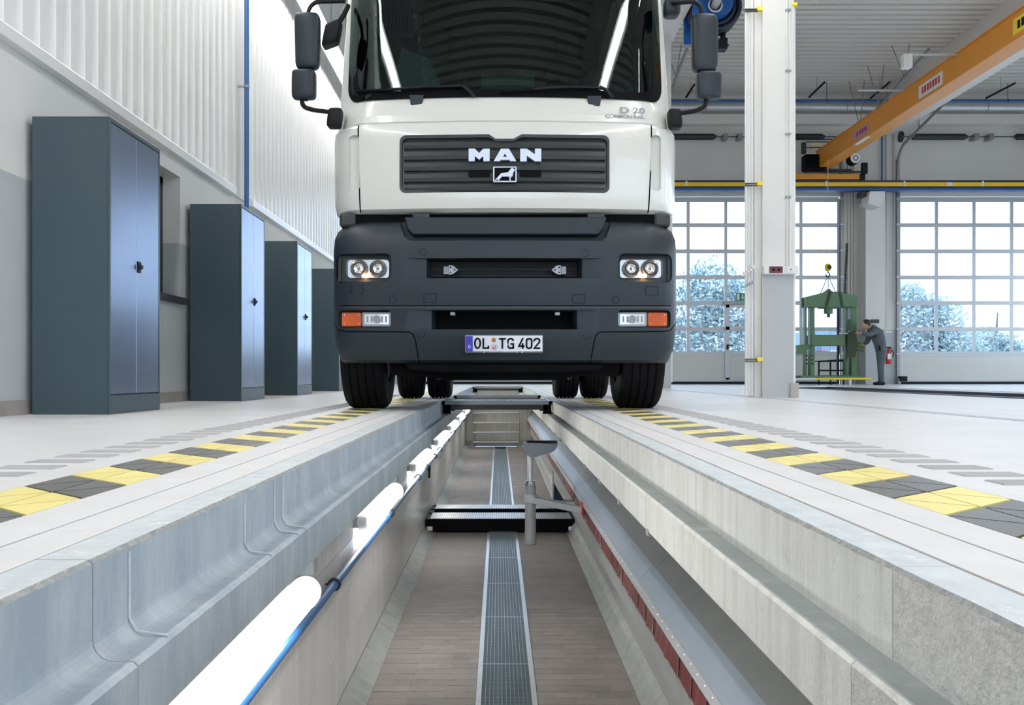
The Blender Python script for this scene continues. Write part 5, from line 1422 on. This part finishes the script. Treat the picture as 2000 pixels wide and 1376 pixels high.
# grille: rim, slats, openings
go = grille_outline(); gi = [(p[0] + (986 - p[0]) * .022, p[1] + (322 - p[1]) * .10) for p in go]
mb = MB()
for i in range(len(go)):
    j = (i + 1) % len(go)
    def sp(p, off): x, z = q(*p, 6.95); return (x, front(CAB, x, z) + off, z)
    A, B, Cc, D = sp(go[i], -.004), sp(go[j], -.004), sp(gi[j], -.002), sp(gi[i], -.002); A2, B2 = sp(go[i], .05), sp(go[j], .05); C2, D2 = sp(gi[j], .05), sp(gi[i], .05)
    mb.add([A, B, Cc, D], [(0, 1, 2, 3)]); mb.add([A, B, B2, A2], [(0, 1, 2, 3)]); mb.add([D, Cc, C2, D2], [(0, 1, 2, 3)])
gr = mb.build('grille', M['grille_grey'], tk, smooth=30)
ys_ = [272, 289.5, 311.5, 333, 355, 373]
for a_, b_ in zip(ys_[:-1], ys_[1:]):
    mb = MB(); N = 24; prof = [(0.0, .030), (.12, .028), (.22, .012), (.62, .004), (.95, .010), (1.0, .030)]
    pr_ = []
    for i in range(N + 1):
        px = 788 + (1183 - 788) * i / N; col = []
        for t, d in prof:
            x, z = q(px, a_ + (b_ - a_) * t, 6.95); col.append((x, front(CAB, x, z) + d, z))
        pr_.append(col)
    for i in range(N):
        for k in range(len(prof) - 1): mb.quad(pr_[i][k], pr_[i + 1][k], pr_[i + 1][k + 1], pr_[i][k + 1])
    mb.build('slat', M['grille_grey'], gr, smooth=25)
for x0, x1 in ((915, 957), (1015, 1057)):
    xa, za = q(x0, 347, 6.95); xb, zb_ = q(x1, 334.5, 6.95); mb = MB(); mb.prism(rrect(xa, xb, za, zb_, .012), 'y', front(CAB, TC, 1.8) - .001, front(CAB, TC, 1.8) + .02); mb.build('air_opening', M['black'], gr)
# the three letters (outlines read from the photograph)
def LQ(cx, cy): return q(900 + cx / 10.583, 250 + cy / 10.583, 6.92)
def extr(name, polys, y0, y1, m, parent):
    mb = MB()
    for p in polys: mb.prism([LQ(*c) for c in p], 'y', y0, y1)
    return mb.build(name, m, parent)
yl = front(CAB, TC, 1.85)
extr('letter', [[(162, 430), (290, 430), (378, 520), (378, 655), (290, 580), (290, 685), (162, 685)], [(465, 430), (597, 430), (597, 685), (465, 685), (465, 580), (378, 655), (378, 520)]], yl - .022, yl + .01, M['letter_silver'], gr)
extr('letter', [[(830, 430), (995, 430), (912, 530), (875, 597), (950, 597), (1005, 660), (820, 660), (808, 685), (682, 685)], [(995, 430), (1145, 685), (1018, 685), (1005, 660), (950, 597), (912, 530)]], yl - .022, yl + .01, M['letter_silver'], gr)
extr('letter', [[(1228, 430), (1365, 430), (1532, 548), (1532, 430), (1662, 430), (1662, 690), (1535, 690), (1362, 572), (1362, 690), (1228, 690)]], yl - .022, yl + .01, M['letter_silver'], gr)
# emblem: framed standing lion
fo_ = [LQ(*c) for c in ((668, 795), (1153, 795), (1153, 1113), (668, 1113))]
bx0, bz0, bx1, bz1 = fo_[0][0], fo_[2][1], fo_[1][0], fo_[0][1]
mb = MB(); mb.prism(rrect(bx0, bx1, bz0, bz1, .006, 3), 'y', yl - .016, yl + .01); bd = mb.build('emblem_badge', M['letter_silver'], gr)
mb = MB(); mb.box(bx0 + .009, bx1 - .009, yl - .0175, yl - .015, bz0 + .008, bz1 - .008); mb.build('emblem_field', M['black'], bd)
lion = [[(705, 1075), (770, 1010), (830, 940), (860, 932), (850, 1005), (815, 1045), (785, 1075), (805, 1085), (762, 1088), (772, 1050), (735, 1075), (722, 1090)],
        [(850, 935), (975, 915), (1030, 850), (1055, 818), (1065, 830), (1118, 858), (1100, 875), (1112, 890), (1088, 905), (1075, 980), (1060, 1010), (1035, 1020), (1010, 1020), (985, 1005), (850, 1005)],
        [(990, 1000), (1035, 1010), (1025, 1070), (1042, 1085), (1008, 1090), (1005, 1050)]]
extr('emblem_lion', lion, yl - .022, yl - .016, M['letter_silver'], bd)
# type lettering
def put_text(txt, px0, px1, py0, py1, m, parent, y=None, ext=.003, name='lettering', bold=0.0, rows=CAB):
    me = text_mesh(txt, 1.0, (1, 1), .0, bold)
    xs = [v.co.x for v in me.vertices]; zs = [v.co.z for v in me.vertices]
    y = y if y is not None else surf((px0 + px1) / 2, (py0 + py1) / 2).y - .003
    x0, z1 = q(px0, py0, y); x1, z0 = q(px1, py1, y)
    for v in me.vertices:
        v.co.x = x0 + (v.co.x - min(xs)) / (max(xs) - min(xs)) * (x1 - x0); v.co.z = z0 + (v.co.z - min(zs)) / (max(zs) - min(zs)) * (z1 - z0)
        v.co.y = (front(rows, v.co.x, v.co.z) - .011) if rows else y
    me.materials.clear(); me.materials.append(m)
    return link(name, me, parent)
tl = mat('type_grey', (.30, .30, .35), .6, spec=.2)
put_text('D 20', 1211, 1260, 210, 222, tl, tk, bold=.02); put_text('COMMON RAIL', 1182, 1260, 224.5, 231.5, tl, tk, bold=.02)

# bumper
BUM = [(.345, 1.18, 6.955, .05, .2, .14, 7.13), (.365, 1.20, 6.905, .05, .2, .16, 7.13), (.45, 1.232, 6.875, .05, .22, .18, 7.13), (.556, 1.246, 6.858, .05, .22, .19, 7.13), (.757, 1.252, 6.855, .05, .22, .2, 7.13), (.767, 1.252, 6.853, .05, .22, .2, 7.13), (1.16, 1.252, 6.855, .05, .22, .2, 7.13),
       (1.24, 1.246, 6.868, .05, .22, .19, 7.13), (1.30, 1.225, 6.90, .05, .22, .17, 7.13), (1.342, 1.18, 6.95, .05, .2, .13, 7.13), (1.365, 1.12, 7.01, .04, .16, .07, 7.13)]
bum = solid(BUM).build('bumper', [M['truck_grey'], M['black']], tk)
cut = []
for a_, b_ in ((656, 767), (1205, 1313)):
    x0, z1 = q(a_, 497, 6.98); x1, z0 = q(b_, 552, 6.98); mb = MB(); mb.prism(rrect(x0, x1, z0, z1, .045), 'y', 6.6, 7.065); cut.append(mb)
for a_, b_ in ((661, 766), (1204, 1310)):
    x0, z1 = q(a_, 606, 6.98); x1, z0 = q(b_, 640, 6.98); mb = MB(); mb.prism(rrect(x0, x1, z0, z1, .03), 'y', 6.6, 7.04); cut.append(mb)
def slot(py0, py1, pxa, pxb, dep):
    z1, z0 = PZ(py0, 6.87), PZ(py1, 6.87); xa, xb = PX(pxa, 6.87), PX(pxb, 6.87); xo, xp = PX(pxa - 62, 6.86), PX(pxb + 62, 6.86)
    mb = MB(); mb.prism([(xo - .3, 6.7), (xp + .3, 6.7), (xp, 6.868), (xb + .02, 6.90), (xb, 6.95), (xb, dep), (xa, dep), (xa, 6.95), (xa - .02, 6.90), (xo, 6.868)], 'z', z0, z1); return mb
cut.append(slot(504, 543, 838, 1132, 7.09)); cut.append(slot(605, 643, 848, 1122, 7.09))
pts = [(776, 400), (781, 440), (790, 462), (800, 471), (1174, 471), (1184, 462), (1193, 440), (1199, 400)]
mb = MB(); mb.prism([q(a, b, 6.9) for a, b in pts], 'y', 6.7, 7.06); cut.append(mb)
boolean(bum, cut, 'truck_grey')
for p in bum.data.polygons:
    c_ = p.center
    if c_.y > 7.085 and p.normal.y < -.5: p.material_index = 1
bum.data.shade_smooth(); bum.data.set_sharp_from_angle(angle=math.radians(30))
def on_bumper(px, py, off=0.0): return surf(px, py, BUM, off)
def seam(pts, w=.006, n=10, name='panel_seam', m=None, off=.0012):
    mb = MB(); dense = []
    for a, b in zip(pts[:-1], pts[1:]):
        k = max(1, int(max(abs(a[0] - b[0]), abs(a[1] - b[1])) / n))
        dense += [(a[0] + (b[0] - a[0]) * i / k, a[1] + (b[1] - a[1]) * i / k) for i in range(k)]
    dense.append(pts[-1]); P3 = [surf(a, b, BUM, off) for a, b in dense]
    for i in range(len(P3) - 1):
        d = P3[i + 1] - P3[i]; nn = Vector((-d.z, 0, d.x))
        nn = nn.normalized() * w / 2 if nn.length > 1e-9 else Vector((0, 0, w / 2))
        mb.add([P3[i] + nn, P3[i + 1] + nn, P3[i + 1] - nn, P3[i] - nn], [(0, 1, 2, 3)])
    mb.build(name, m or M['black'], bum, fix=False)
seam([(651, 597), (1320, 597)], .008); seam([(651, 599.5), (1320, 599.5)], .006, name='panel_lip', m=mat('lip_grey', (.07, .08, .09), .3))
for s_ in (-1, 1):
    base = [(652, 630), (655, 634), (662, 644), (676, 647), (800, 648), (808, 654), (812, 668), (819, 708)]
    seam([(a if s_ < 0 else 1972 - a, b) for a, b in base], .009, 5)
# lower centre step panel and the dark gap under the cab
mb = MB(); mb.prism([q(a, b, 6.97) for a, b in ((790, 424), (796, 448), (806, 459), (1168, 459), (1178, 448), (1185, 424))], 'y', 6.955, 7.06); mb.build('step_panel', M['truck_grey'], tk, bevel=.012, bseg=3)
mb = MB()
for px in (806, 1148): x0, z1 = q(px, 417, 6.97); mb.box(x0, x0 + .12, 6.975, 7.05, z1 - .03, z1)
mb.build('step_bracket', M['dark_metal'], tk)
mb = MB(); x0, z1 = q(690, 405, 7.1); x1, z0 = q(1283, 440, 7.1); mb.box(x0, x1, 7.08, 7.2, z0, z1 + .02); mb.build('gap_liner', M['black'], tk)  # black box filling the gap in place of its shade
for s in (-1, 1):
    mb = MB(); mb.box(TC + s * 1.08, TC + s * 1.2, 7.04, 7.5, 1.33, 1.43); mb.build('corner_bracket', M['dark_metal'], tk, bevel=.02)
# radiator seen in the slots
mb = MB()
x0, x1 = PX(842, 7.08), PX(1128, 7.08)
for k in range(14): z = PZ(541, 7.08) + k * .0103; mb.box(x0, x1, 7.06, 7.075, z, z + .004)
o = mb.build('radiator_fins', M['dark_metal'], tk); 
for s, px in ((-1, 880), (1, 1092)):
    c_ = P(px, 527, 6.99); mb = MB(); mb.prism([(c_.x - s * .055, c_.z + .0), (c_.x - s * .02, c_.z + .03), (c_.x + s * .012, c_.z + .035), (c_.x + s * .012, c_.z - .035), (c_.x - s * .02, c_.z - .028)], 'y', 6.985, 6.993); b_ = mb.build('tow_bracket', M['frame_alu'], tk)
    for dx, dz in ((-.03, 0), (0, .018), (0, -.018)):
        mb = MB(); mb.cyl((c_.x + s * dx, 6.9845, c_.z + dz), (c_.x + s * dx, 6.983, c_.z + dz), .006, seg=10); mb.build('bolt_hole', M['black'], b_)
    mb = MB(); mb.box(c_.x + s * .015 - .0, c_.x + s * .05, 6.985, 7.06, c_.z - .03, c_.z + .025) if s > 0 else mb.box(c_.x + s * .05, c_.x + s * .015, 6.985, 7.06, c_.z - .03, c_.z + .025); mb.build('bracket_tab', M['grey_metal'], b_)
for px in (884, 1089): c_ = P(px, 612, 6.95); mb = MB(); mb.box(c_.x - .016, c_.x + .016, 6.95, 7.09, c_.z - .01, c_.z + .01); mb.build('slot_clip', M['frame_alu'], tk)
# plugs and covers
def ring(px, py, r, name):
    c_ = on_bumper(px, py, .0); e0 = on_bumper(px + 5, py); e1 = on_bumper(px - 5, py); nrm = Vector(((e0.y - e1.y) / (e0.x - e1.x), -1, 0)).normalized()
    mb = MB(); mb.lathe([(r * .9, .0018), (r, .0018)], c_, nrm, 28); mb.build(name, M['black'], bum, fix=False)
for px, py in ((826, 492), (1143, 494), (767, 584), (1202, 585), (822, 653), (1146, 655)): ring(px, py, .026, 'round_plug')
for px, py in ((840, 582), (1130, 583), (697, 565), (1273, 568)):
    c_ = on_bumper(px, py); c0 = on_bumper(px - 12, py); c1 = on_bumper(px + 12, py)
    mb = MB(); yy = min(c0.y, c1.y, c_.y)
    for dz0, dz1 in ((-.031, -.028), (.028, .031)): mb.add([(c0.x, c0.y - .0025, c_.z + dz0), (c1.x, c1.y - .0025, c_.z + dz0), (c1.x, c1.y - .0025, c_.z + dz1), (c0.x, c0.y - .0025, c_.z + dz1)], [(0, 1, 2, 3)])
    for e in (c0, c1): mb.add([(e.x - .0015, e.y - .0025, c_.z - .031), (e.x + .0015, e.y - .0025, c_.z - .031), (e.x + .0015, e.y - .0025, c_.z + .031), (e.x - .0015, e.y - .0025, c_.z + .031)], [(0, 1, 2, 3)])
    mb.build('square_cover', M['black'], bum, fix=False)

# headlights
def headlight(s):
    def mx(px): return px if s < 0 else 1970.5 - px
    x0, z1 = q(mx(679 if s < 0 else 759.5), 507, 7.0); x1, z0 = q(mx(759.5 if s < 0 else 679), 542, 7.0)
    t = MB(); bx0, bz1 = q(mx(660 if s < 0 else 764), 499, 7.03); bx1, bz0 = q(mx(764 if s < 0 else 660), 550, 7.03)
    t.box(bx0, bx1, 7.03, 7.06, bz0, bz1); hl = t.build('headlight', M['grille_grey'], tk)
    mb = MB(); mb.prism(rrect(x0, x1, z0, z1, .022), 'y', 7.012, 7.032); mb.build('reflector_plate', mat('lamp_shell', (.70, .72, .76), .3, metal=.9), hl)
    w = x1 - x0; zc_ = (z0 + z1) / 2
    for k, (fx, r) in enumerate(((.28, .064), (.74, .062))):
        fx = fx if s < 0 else 1 - fx
        c_ = (x0 + w * fx, 7.012, zc_); mb = MB(); mb.lathe([(r, -.02), (r * .95, -.022), (r * .8, -.012), (r * .55, -.004), (r * .3, -.001), (r * .28, -.012), (0, -.013)], c_, (0, 1, 0), 24); mb.build('reflector', M['chrome'], hl, smooth=35)
        mb = MB(); mb.lathe([(.012, -.006), (.012, -.022), (0, -.024)], c_, (0, 1, 0), 12); mb.build('bulb_cap', M['grey_metal'], hl, smooth=35)
    c_ = (mx(712) and q(mx(712), 538.5, 7.0)); mb = MB(); mb.superell((c_[0], 6.99, c_[1]), (.032, .02, .026), 1, 1, 14, 10); mb.build('parking_bulb', M['bulb_glow'], hl, smooth=80)
    mb = MB(); mb.prism(rrect(x0 - .004, x1 + .004, z0 - .003, z1 + .003, .024), 'y', 6.974, 6.978); mb.build('lens', M['lens'], hl)
    # trim strip on the outer side
    xa, za = q(mx(662 if s < 0 else 666), 500, 6.99); xb, zb_ = q(mx(666 if s < 0 else 662), 549, 6.99); mb = MB(); mb.box(min(xa, xb), max(xa, xb), 7.0, 7.06, zb_, za); mb.build('trim_strip', M['truck_grey'], hl)
    # indicator and fog light below
    xa, za = q(mx(668 if s < 0 else 706), 610, 6.99); xb, zb_ = q(mx(706 if s < 0 else 668), 637, 6.99)
    mb = MB(); mb.prism(rrect(xa, xb, zb_, za, .01), 'y', 6.985, 7.04); ti = mb.build('turn_signal', M['orange_lens'], tk, bevel=.004)
    for fx in (.14, .86):
        for fz in (.18, .82):
            c_ = (xa + (xb - xa) * fx, 6.985, zb_ + (za - zb_) * fz); mb = MB(); mb.lathe([(0, -.003), (.004, -.003), (.005, .0)], c_, (0, 1, 0), 8); mb.build('screw', M['chrome'], ti)
    xa, za = q(mx(707 if s < 0 else 764), 609, 6.98); xb, zb_ = q(mx(764 if s < 0 else 707), 637.5, 6.98)
    mb = MB(); mb.prism(rrect(xa, xb, zb_, za, .012), 'y', 6.985, 7.04); fg = mb.build('fog_light', mat('lamp_rim', (.30, .33, .36), .3, metal=.5), tk, bevel=.003)
    mb = MB(); mb.box(xa + .018, xb - .018, 6.98, 6.986, zb_ + .016, za - .016); mb.build('fog_reflector', M['chrome'], fg)
    cm = ((xa + xb) / 2, 6.98, (za + zb_) / 2)
    mb = MB(); mb.lathe([(.026, -.004), (.03, -.012), (.022, -.014), (.008, -.004), (0, -.018)], cm, (0, 1, 0), 20); mb.build('fog_bulb', M['frame_alu'], fg, smooth=35)
    for dx in (-.065, -.035, .04, .068): mb = MB(); mb.box(cm[0] + dx - .006, cm[0] + dx + .006, 6.972, 6.981, cm[2] - .022, cm[2] + .022); mb.build('fog_facet', M['grey_metal'], fg)
headlight(-1); headlight(1)

# number plate
yp = on_bumper(985, 671).y - .012
a_ = q(908, 688.5, yp); b_ = q(1061, 653.5, yp)
mb = MB(); mb.prism(rrect(a_[0], b_[0], a_[1], b_[1], .008, 3), 'y', yp, yp + .03); pl = mb.build('number_plate', mat('plate_rim', (.10, .11, .12), .4), tk)
mb = MB(); mb.box(a_[0] + .005, b_[0] - .006, yp - .002, yp, a_[1] + .010, b_[1] - .006); mb.build('plate_face', mat('plate_white', (.70, .73, .80), .4), pl)
def NQ(cx, cy): return q(900 + cx / 11.765, 640 + cy / 11.765, yp - .003)
pb0, pb1 = NQ(112, 540), NQ(275, 185); mb = MB(); mb.box(pb0[0], pb1[0], yp - .004, yp - .001, pb0[1], pb1[1]); mb.build('country_band', mat('euro_blue', (.025, .03, .40), .4), pl)
SW = .0118
def stroke(name, pts, closed=False, w=SW, m=None):
    mb = MB(); ribbon(mb, [NQ(*p) for p in pts], w, yp - .0055, yp - .002, closed=closed); return mb.build(name, m or M['black'], pl)
def ell(cx, cy, rx, ry, n=28, a0=0, a1=360): return [(cx + rx * math.cos(math.radians(a0 + (a1 - a0) * i / n)), cy + ry * math.sin(math.radians(a0 + (a1 - a0) * i / n))) for i in range(n + (0 if a1 - a0 == 360 else 1))]
stroke('plate_letter', ell(385, 352, 62, 112), True)
stroke('plate_letter', [(518, 232), (518, 462), (635, 462), (635, 405)])
stroke('plate_letter', [(955, 250), (955, 480)]); stroke('plate_letter', [(875, 250), (1035, 250)])
stroke('plate_letter', [(1205, 300)] + ell(1145, 300, 60, 55, 10, 340, 180) + [(1085, 420)] + ell(1145, 415, 60, 50, 10, 180, 60) + [(1205, 460)]); stroke('plate_letter', [(1140, 368), (1205, 368), (1205, 480)])
stroke('plate_digit', [(1430, 232), (1335, 420), (1465, 420)]); stroke('plate_digit', [(1422, 352), (1422, 480)])
stroke('plate_digit', [(1510, 300), (1520, 262), (1550, 250), (1590, 250), (1620, 262), (1628, 300), (1628, 410), (1620, 450), (1590, 465), (1550, 465), (1520, 450), (1510, 410)], True)
stroke('plate_digit', [(1690, 300)] + ell(1750, 300, 62, 55, 12, 180, 390) + [(1690, 465), (1825, 465)])
stroke('country_letter', [(178, 402), (178, 462), (205, 462), (218, 450), (218, 414), (205, 402)], True, .0035, M['white'])
def disc(name, cx, cy, r, m, y, seg=24, parent=None):
    c_ = NQ(cx, cy); mb = MB(); mb.lathe([(0, 0), (r, 0), (r, .002)], (c_[0], y, c_[1]), (0, 1, 0), seg); return mb.build(name, m, parent or pl)
disc('inspection_seal', 757, 278, .0175, mat('seal_orange', (.50, .17, .05), .5), yp - .005, 8)
disc('inspection_seal', 757, 285, .004, M['dark_metal'], yp - .0055, 8)
disc('state_seal', 770, 440, .0235, mat('seal_rim', (.35, .45, .60), .5), yp - .005); disc('state_seal', 770, 440, .019, mat('seal_pale', (.75, .70, .72), .5), yp - .0055); disc('state_seal', 770, 445, .0135, M['red'], yp - .006); 
c_ = NQ(768, 438); mb = MB(); mb.prism([(c_[0] - .009, c_[1] + .007), (c_[0] + .004, c_[1] + .003), (c_[0] + .010, c_[1] - .004), (c_[0] + .004, c_[1] - .008), (c_[0] - .004, c_[1] - .002)], 'y', yp - .007, yp - .006); mb.build('seal_horse', M['white'], pl)
put_text('MAN Oldenburg', 956, 1012, 685.3, 688.1, M['letter_silver'], pl, y=yp - .004, rows=None, name='rim_lettering')
for px in (946, 1020):
    c_ = q(px, 687, yp); mb = MB(); mb.prism([(c_[0] - .008, c_[1] - .006), (c_[0] - .002, c_[1] - .006), (c_[0] + .008, c_[1] + .006), (c_[0] + .002, c_[1] + .006)], 'y', yp - .003, yp); mb.build('rim_mark', M['yellow'], pl)

# wipers with caps
for pts, arm, cap in (([(697, 181), (760, 178), (830, 173), (905, 171)], [(905, 171), (914, 178), (927, 192)], (814, 187, 205)), ([(973, 181), (1040, 177), (1110, 173), (1176, 175)], [(1170, 173), (1182, 178), (1196, 194)], (1160, 189, 207))):
    wp = MB(); wp.tube([surf(a, b, off=.03) for a, b in pts], .011, 6); w_ = wp.build('wiper', M['black'], tk, smooth=50)
    mb = MB(); mb.tube([surf(a, b, off=.045) for a, b in pts[1:]], .008, 6); mb.tube([surf(a, b, off=.04) for a, b in arm], .013, 6); mb.build('wiper_arm', M['seal_black'], w_, smooth=50)
    px, p0, p1 = cap; c0, c1 = surf(px, p0, off=.0), surf(px, p1, off=.0)
    mb = MB(); mb.prism([(c0.x - .052, c0.z), (c0.x + .052, c0.z), (c0.x + .042, c1.z + .004), (c0.x + .036, c1.z), (c0.x - .036, c1.z), (c0.x - .042, c1.z + .004)], 'y', c0.y - .028, c0.y + .02); mb.build('hinge_cap', M['truck_grey'], tk, bevel=.006)

# mirrors
def mirror(s, up, lo, arm_lo, brk, arm_up, crease):
    YM = 6.95
    m_ = empty('mirror', P(up[0] / 2 + up[1] / 2, up[3], YM)); m_.parent = tk; m_.matrix_parent_inverse = Matrix.Translation(-parent_world(tk))
    def head(x0, x1, y0, y1, name, taper):
        a = P(x0, y1, YM); b = P(x1, y0, YM); c_ = ((a.x + b.x) / 2, YM, (a.z + b.z) / 2)
        mb = MB(); mb.superell(c_, (b.x - a.x, .15, b.z - a.z), .28, .42, 32, 24, fn=lambda x, y, z: (x * (1 + taper * z), y * (1 - .25 * (x * s > .2) * abs(x)) if y < 0 else y * .4, z)); return mb.build(name, M['truck_grey'], m_, smooth=60)
    h1 = head(*up, 'mirror_head', .05 if s < 0 else .02); h2 = head(*lo, 'wide_angle_head', -.0)
    for h, (x0, x1, y0, y1) in ((h1, up), (h2, lo)):
        a = P(x0 + 5, y1 - 6, YM + .032); b = P(x1 - 5, y0 + 6, YM + .032); mb = MB(); mb.prism(rrect(a.x, b.x, a.z, b.z, .03), 'y', YM + .026, YM + .033); mb.build('mirror_glass', M['chrome'], h)
    mb = MB(); pts = [P(a, b, YM + d) for a, b, d in arm_lo]; mb.tube(arc_path(pts, .07), .0165, 10); mb.build('lower_arm', M['seal_black'], m_, smooth=60)
    mb = MB(); pts = [P(a, b, YM + d) for a, b, d in arm_up]; mb.tube(arc_path(pts, .06), .0165, 10); mb.build('upper_arm', M['seal_black'], m_, smooth=60)
    x0, x1, y0, y1 = brk; a = P(x0, y1, 7.08); b = P(x1, y0, 7.08); mb = MB(); mb.superell(((a.x + b.x) / 2, 7.10, (a.z + b.z) / 2), (b.x - a.x, .14, b.z - a.z), .4, .4, fn=lambda x, y, z: (x - s * .18 * z, y, z)); mb.build('arm_bracket', M['seal_black'], m_, smooth=60)
    mb = MB(); xm = PX(crease, YM); a = P(crease, up[2] - 2, YM); b = P(crease, lo[3] + 2, YM); mb.cyl((a.x, YM, a.z), (b.x, YM, b.z), .014, seg=10); mb.build('mount_tube', M['seal_black'], m_, smooth=50)
mirror(-1, (577, 626, 28, 137), (571, 618, 138, 195), [(590, 186, 0), (590, 208, .0), (612, 215, .03), (650, 219, .12)], (640, 667, 211, 249), [(601, 34, 0), (604, 14, 0), (618, 3, .02), (672, 2, .18)], 598)
mirror(1, (1350, 1401, 31, 142), (1359, 1408, 142, 195), [(1379, 190, 0), (1378, 208, 0), (1358, 217, .03), (1320, 222, .12)], (1306, 1331, 213, 251), [(1372, 36, 0), (1369, 12, 0), (1356, 3, .02), (1312, 6, .2)], 1380)
# kerb mirror at the left corner and the upper arm foot at the right corner
a = P(629, 66, 7.15); km = MB(); km.superell((PX(648, 7.1), 7.12, PZ(66, 7.1)), (.12, .16, .17), .35, .35, 20, 14, fn=lambda x, y, z: (x + .25 * z, y, z + .25 * x)); km.build('kerb_mirror', M['seal_black'], tk, smooth=60)
mb = MB(); mb.tube([(PX(655, 7.1), 7.12, PZ(50, 7.1)), (PX(668, 7.15), 7.2, PZ(25, 7.15)), (PX(678, 7.3), 7.32, PZ(10, 7.3))], .022, 8); mb.build('kerb_mirror_arm', M['seal_black'], tk, smooth=60)
mb = MB(); mb.superell((PX(1313, 7.2), 7.22, PZ(14, 7.2)), (.12, .16, .14), .5, .5); mb.build('arm_foot', M['truck_grey'], tk, smooth=60)

# under-bumper parts, chassis and wheels
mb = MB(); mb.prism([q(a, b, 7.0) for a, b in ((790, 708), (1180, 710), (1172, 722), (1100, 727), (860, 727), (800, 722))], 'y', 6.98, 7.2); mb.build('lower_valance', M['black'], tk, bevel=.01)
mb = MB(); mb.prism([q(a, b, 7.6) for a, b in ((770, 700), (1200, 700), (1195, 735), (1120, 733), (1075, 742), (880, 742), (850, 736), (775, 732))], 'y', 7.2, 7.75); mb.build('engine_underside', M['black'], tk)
for s in (-1, 1):
    mb = MB(); mb.box(TC + s * .38 - .04, TC + s * .38 + .04, 7.2, 12.4, .72, .98); mb.build('chassis_rail', M['black'], tk)
    mb = MB(); mb.tube([P(985 + s * 100, 736, 7.3), P(985 + s * 122, 728, 7.35), P(985 + s * 128, 738, 7.5)], .018, 6); mb.build('steering_link', M['dark_metal'], tk)
    mb = MB(); c_ = (TC + s * 1.02, 7.66, .5)
    mb.lathe([(.53 + .06, -.20), (.53 + .06, .20)], c_, (1, 0, 0), 32); 
    mb.v = [v for v in mb.v]; keep = [f for f in mb.f if all(mb.v[i][2] > .62 for i in f)]; mb.f = keep; mb.mi = [0] * len(keep)
    mb.build('wheel_arch', M['black'], tk, smooth=60, fix=False)
mb = MB(); mb.cyl((TC - .85, 7.66, .42), (TC + .85, 7.66, .42), .07); mb.build('front_axle', M['black'], tk)
mb = MB(); mb.cyl((TC - .8, 10.92, .5), (TC + .8, 10.92, .5), .08); mb.superell((TC, 10.92, .52), (.42, .46, .44), .7, .7); mb.build('rear_axle', M['black'], tk)
mb = MB(); mb.box(TC - .35, TC + .35, 7.8, 9.3, .45, 1.2); mb.build('engine_block', M['black'], tk, bevel=.03)
mb = MB(); mb.box(TC - 1.1, TC - .5, 8.6, 9.9, .45, 1.0); mb.build('fuel_tank', M['grey_metal'], tk, bevel=.08, bseg=3)
mb = MB(); mb.box(TC + .5, TC + 1.1, 8.6, 9.7, .5, 1.0); mb.build('battery_box', M['dark_metal'], tk, bevel=.03)
mb = MB(); mb.lathe([(0, 0), (.5, 0), (.5, .05), (0, .05)], (TC, 10.7, 1.05), (0, 0, 1), 28); mb.build('fifth_wheel', M['dark_metal'], tk)
def wheel(xo, xi, y, name):
    """xo outer x, xi inner x"""
    w = abs(xi - xo); ax = 1 if xi > xo else -1; R_ = .5
    prof = [(.29, .02), (.33, .0), (.42, -.008 + .02), (.465, .012), (.488, .03), (R_, .055)]
    for k in range(4):
        t = .055 + (w - .11) * (k + .35) / 4; prof += [(R_, t), (R_ - .012, t + .004), (R_ - .012, t + .014), (R_, t + .018)]
    prof += [(R_, w - .055), (.488, w - .03), (.465, w - .012), (.42, w - .012), (.33, w), (.29, w - .02)]
    mb = MB(); mb.lathe(prof, (xo, y, R_ - .001), (ax, 0, 0), 56); t_ = mb.build(name, M['rubber'], tk, smooth=35)
    mb = MB(); mb.lathe([(.295, .03), (.28, .02), (.27, .06), (.2, .09), (.13, .05), (.1, .03), (0, .03)], (xo, y, R_), (ax, 0, 0), 32); mb.lathe([(.295, w - .03), (.27, w - .04), (.2, w - .1), (0, w - .1)], (xo, y, R_), (ax, 0, 0), 32); mb.build('rim', M['grey_metal'], t_, smooth=35)
    mb = MB()
    for k in range(10): a = 2 * math.pi * k / 10; mb.lathe([(.014, .04), (.014, .015), (0, .013)], (xo, y + .165 * math.cos(a), R_ + .165 * math.sin(a)), (ax, 0, 0), 6)
    mb.build('wheel_nuts', M['chrome'], t_)
wheel(-1.19, -.845, 7.66, 'front_wheel'); wheel(1.25, .905, 7.66, 'front_wheel')
for a, b in ((-1.115, -.83), (-.79, -.515), (1.205, .915), (.885, .605)): wheel(a, b, 10.92, 'rear_wheel')
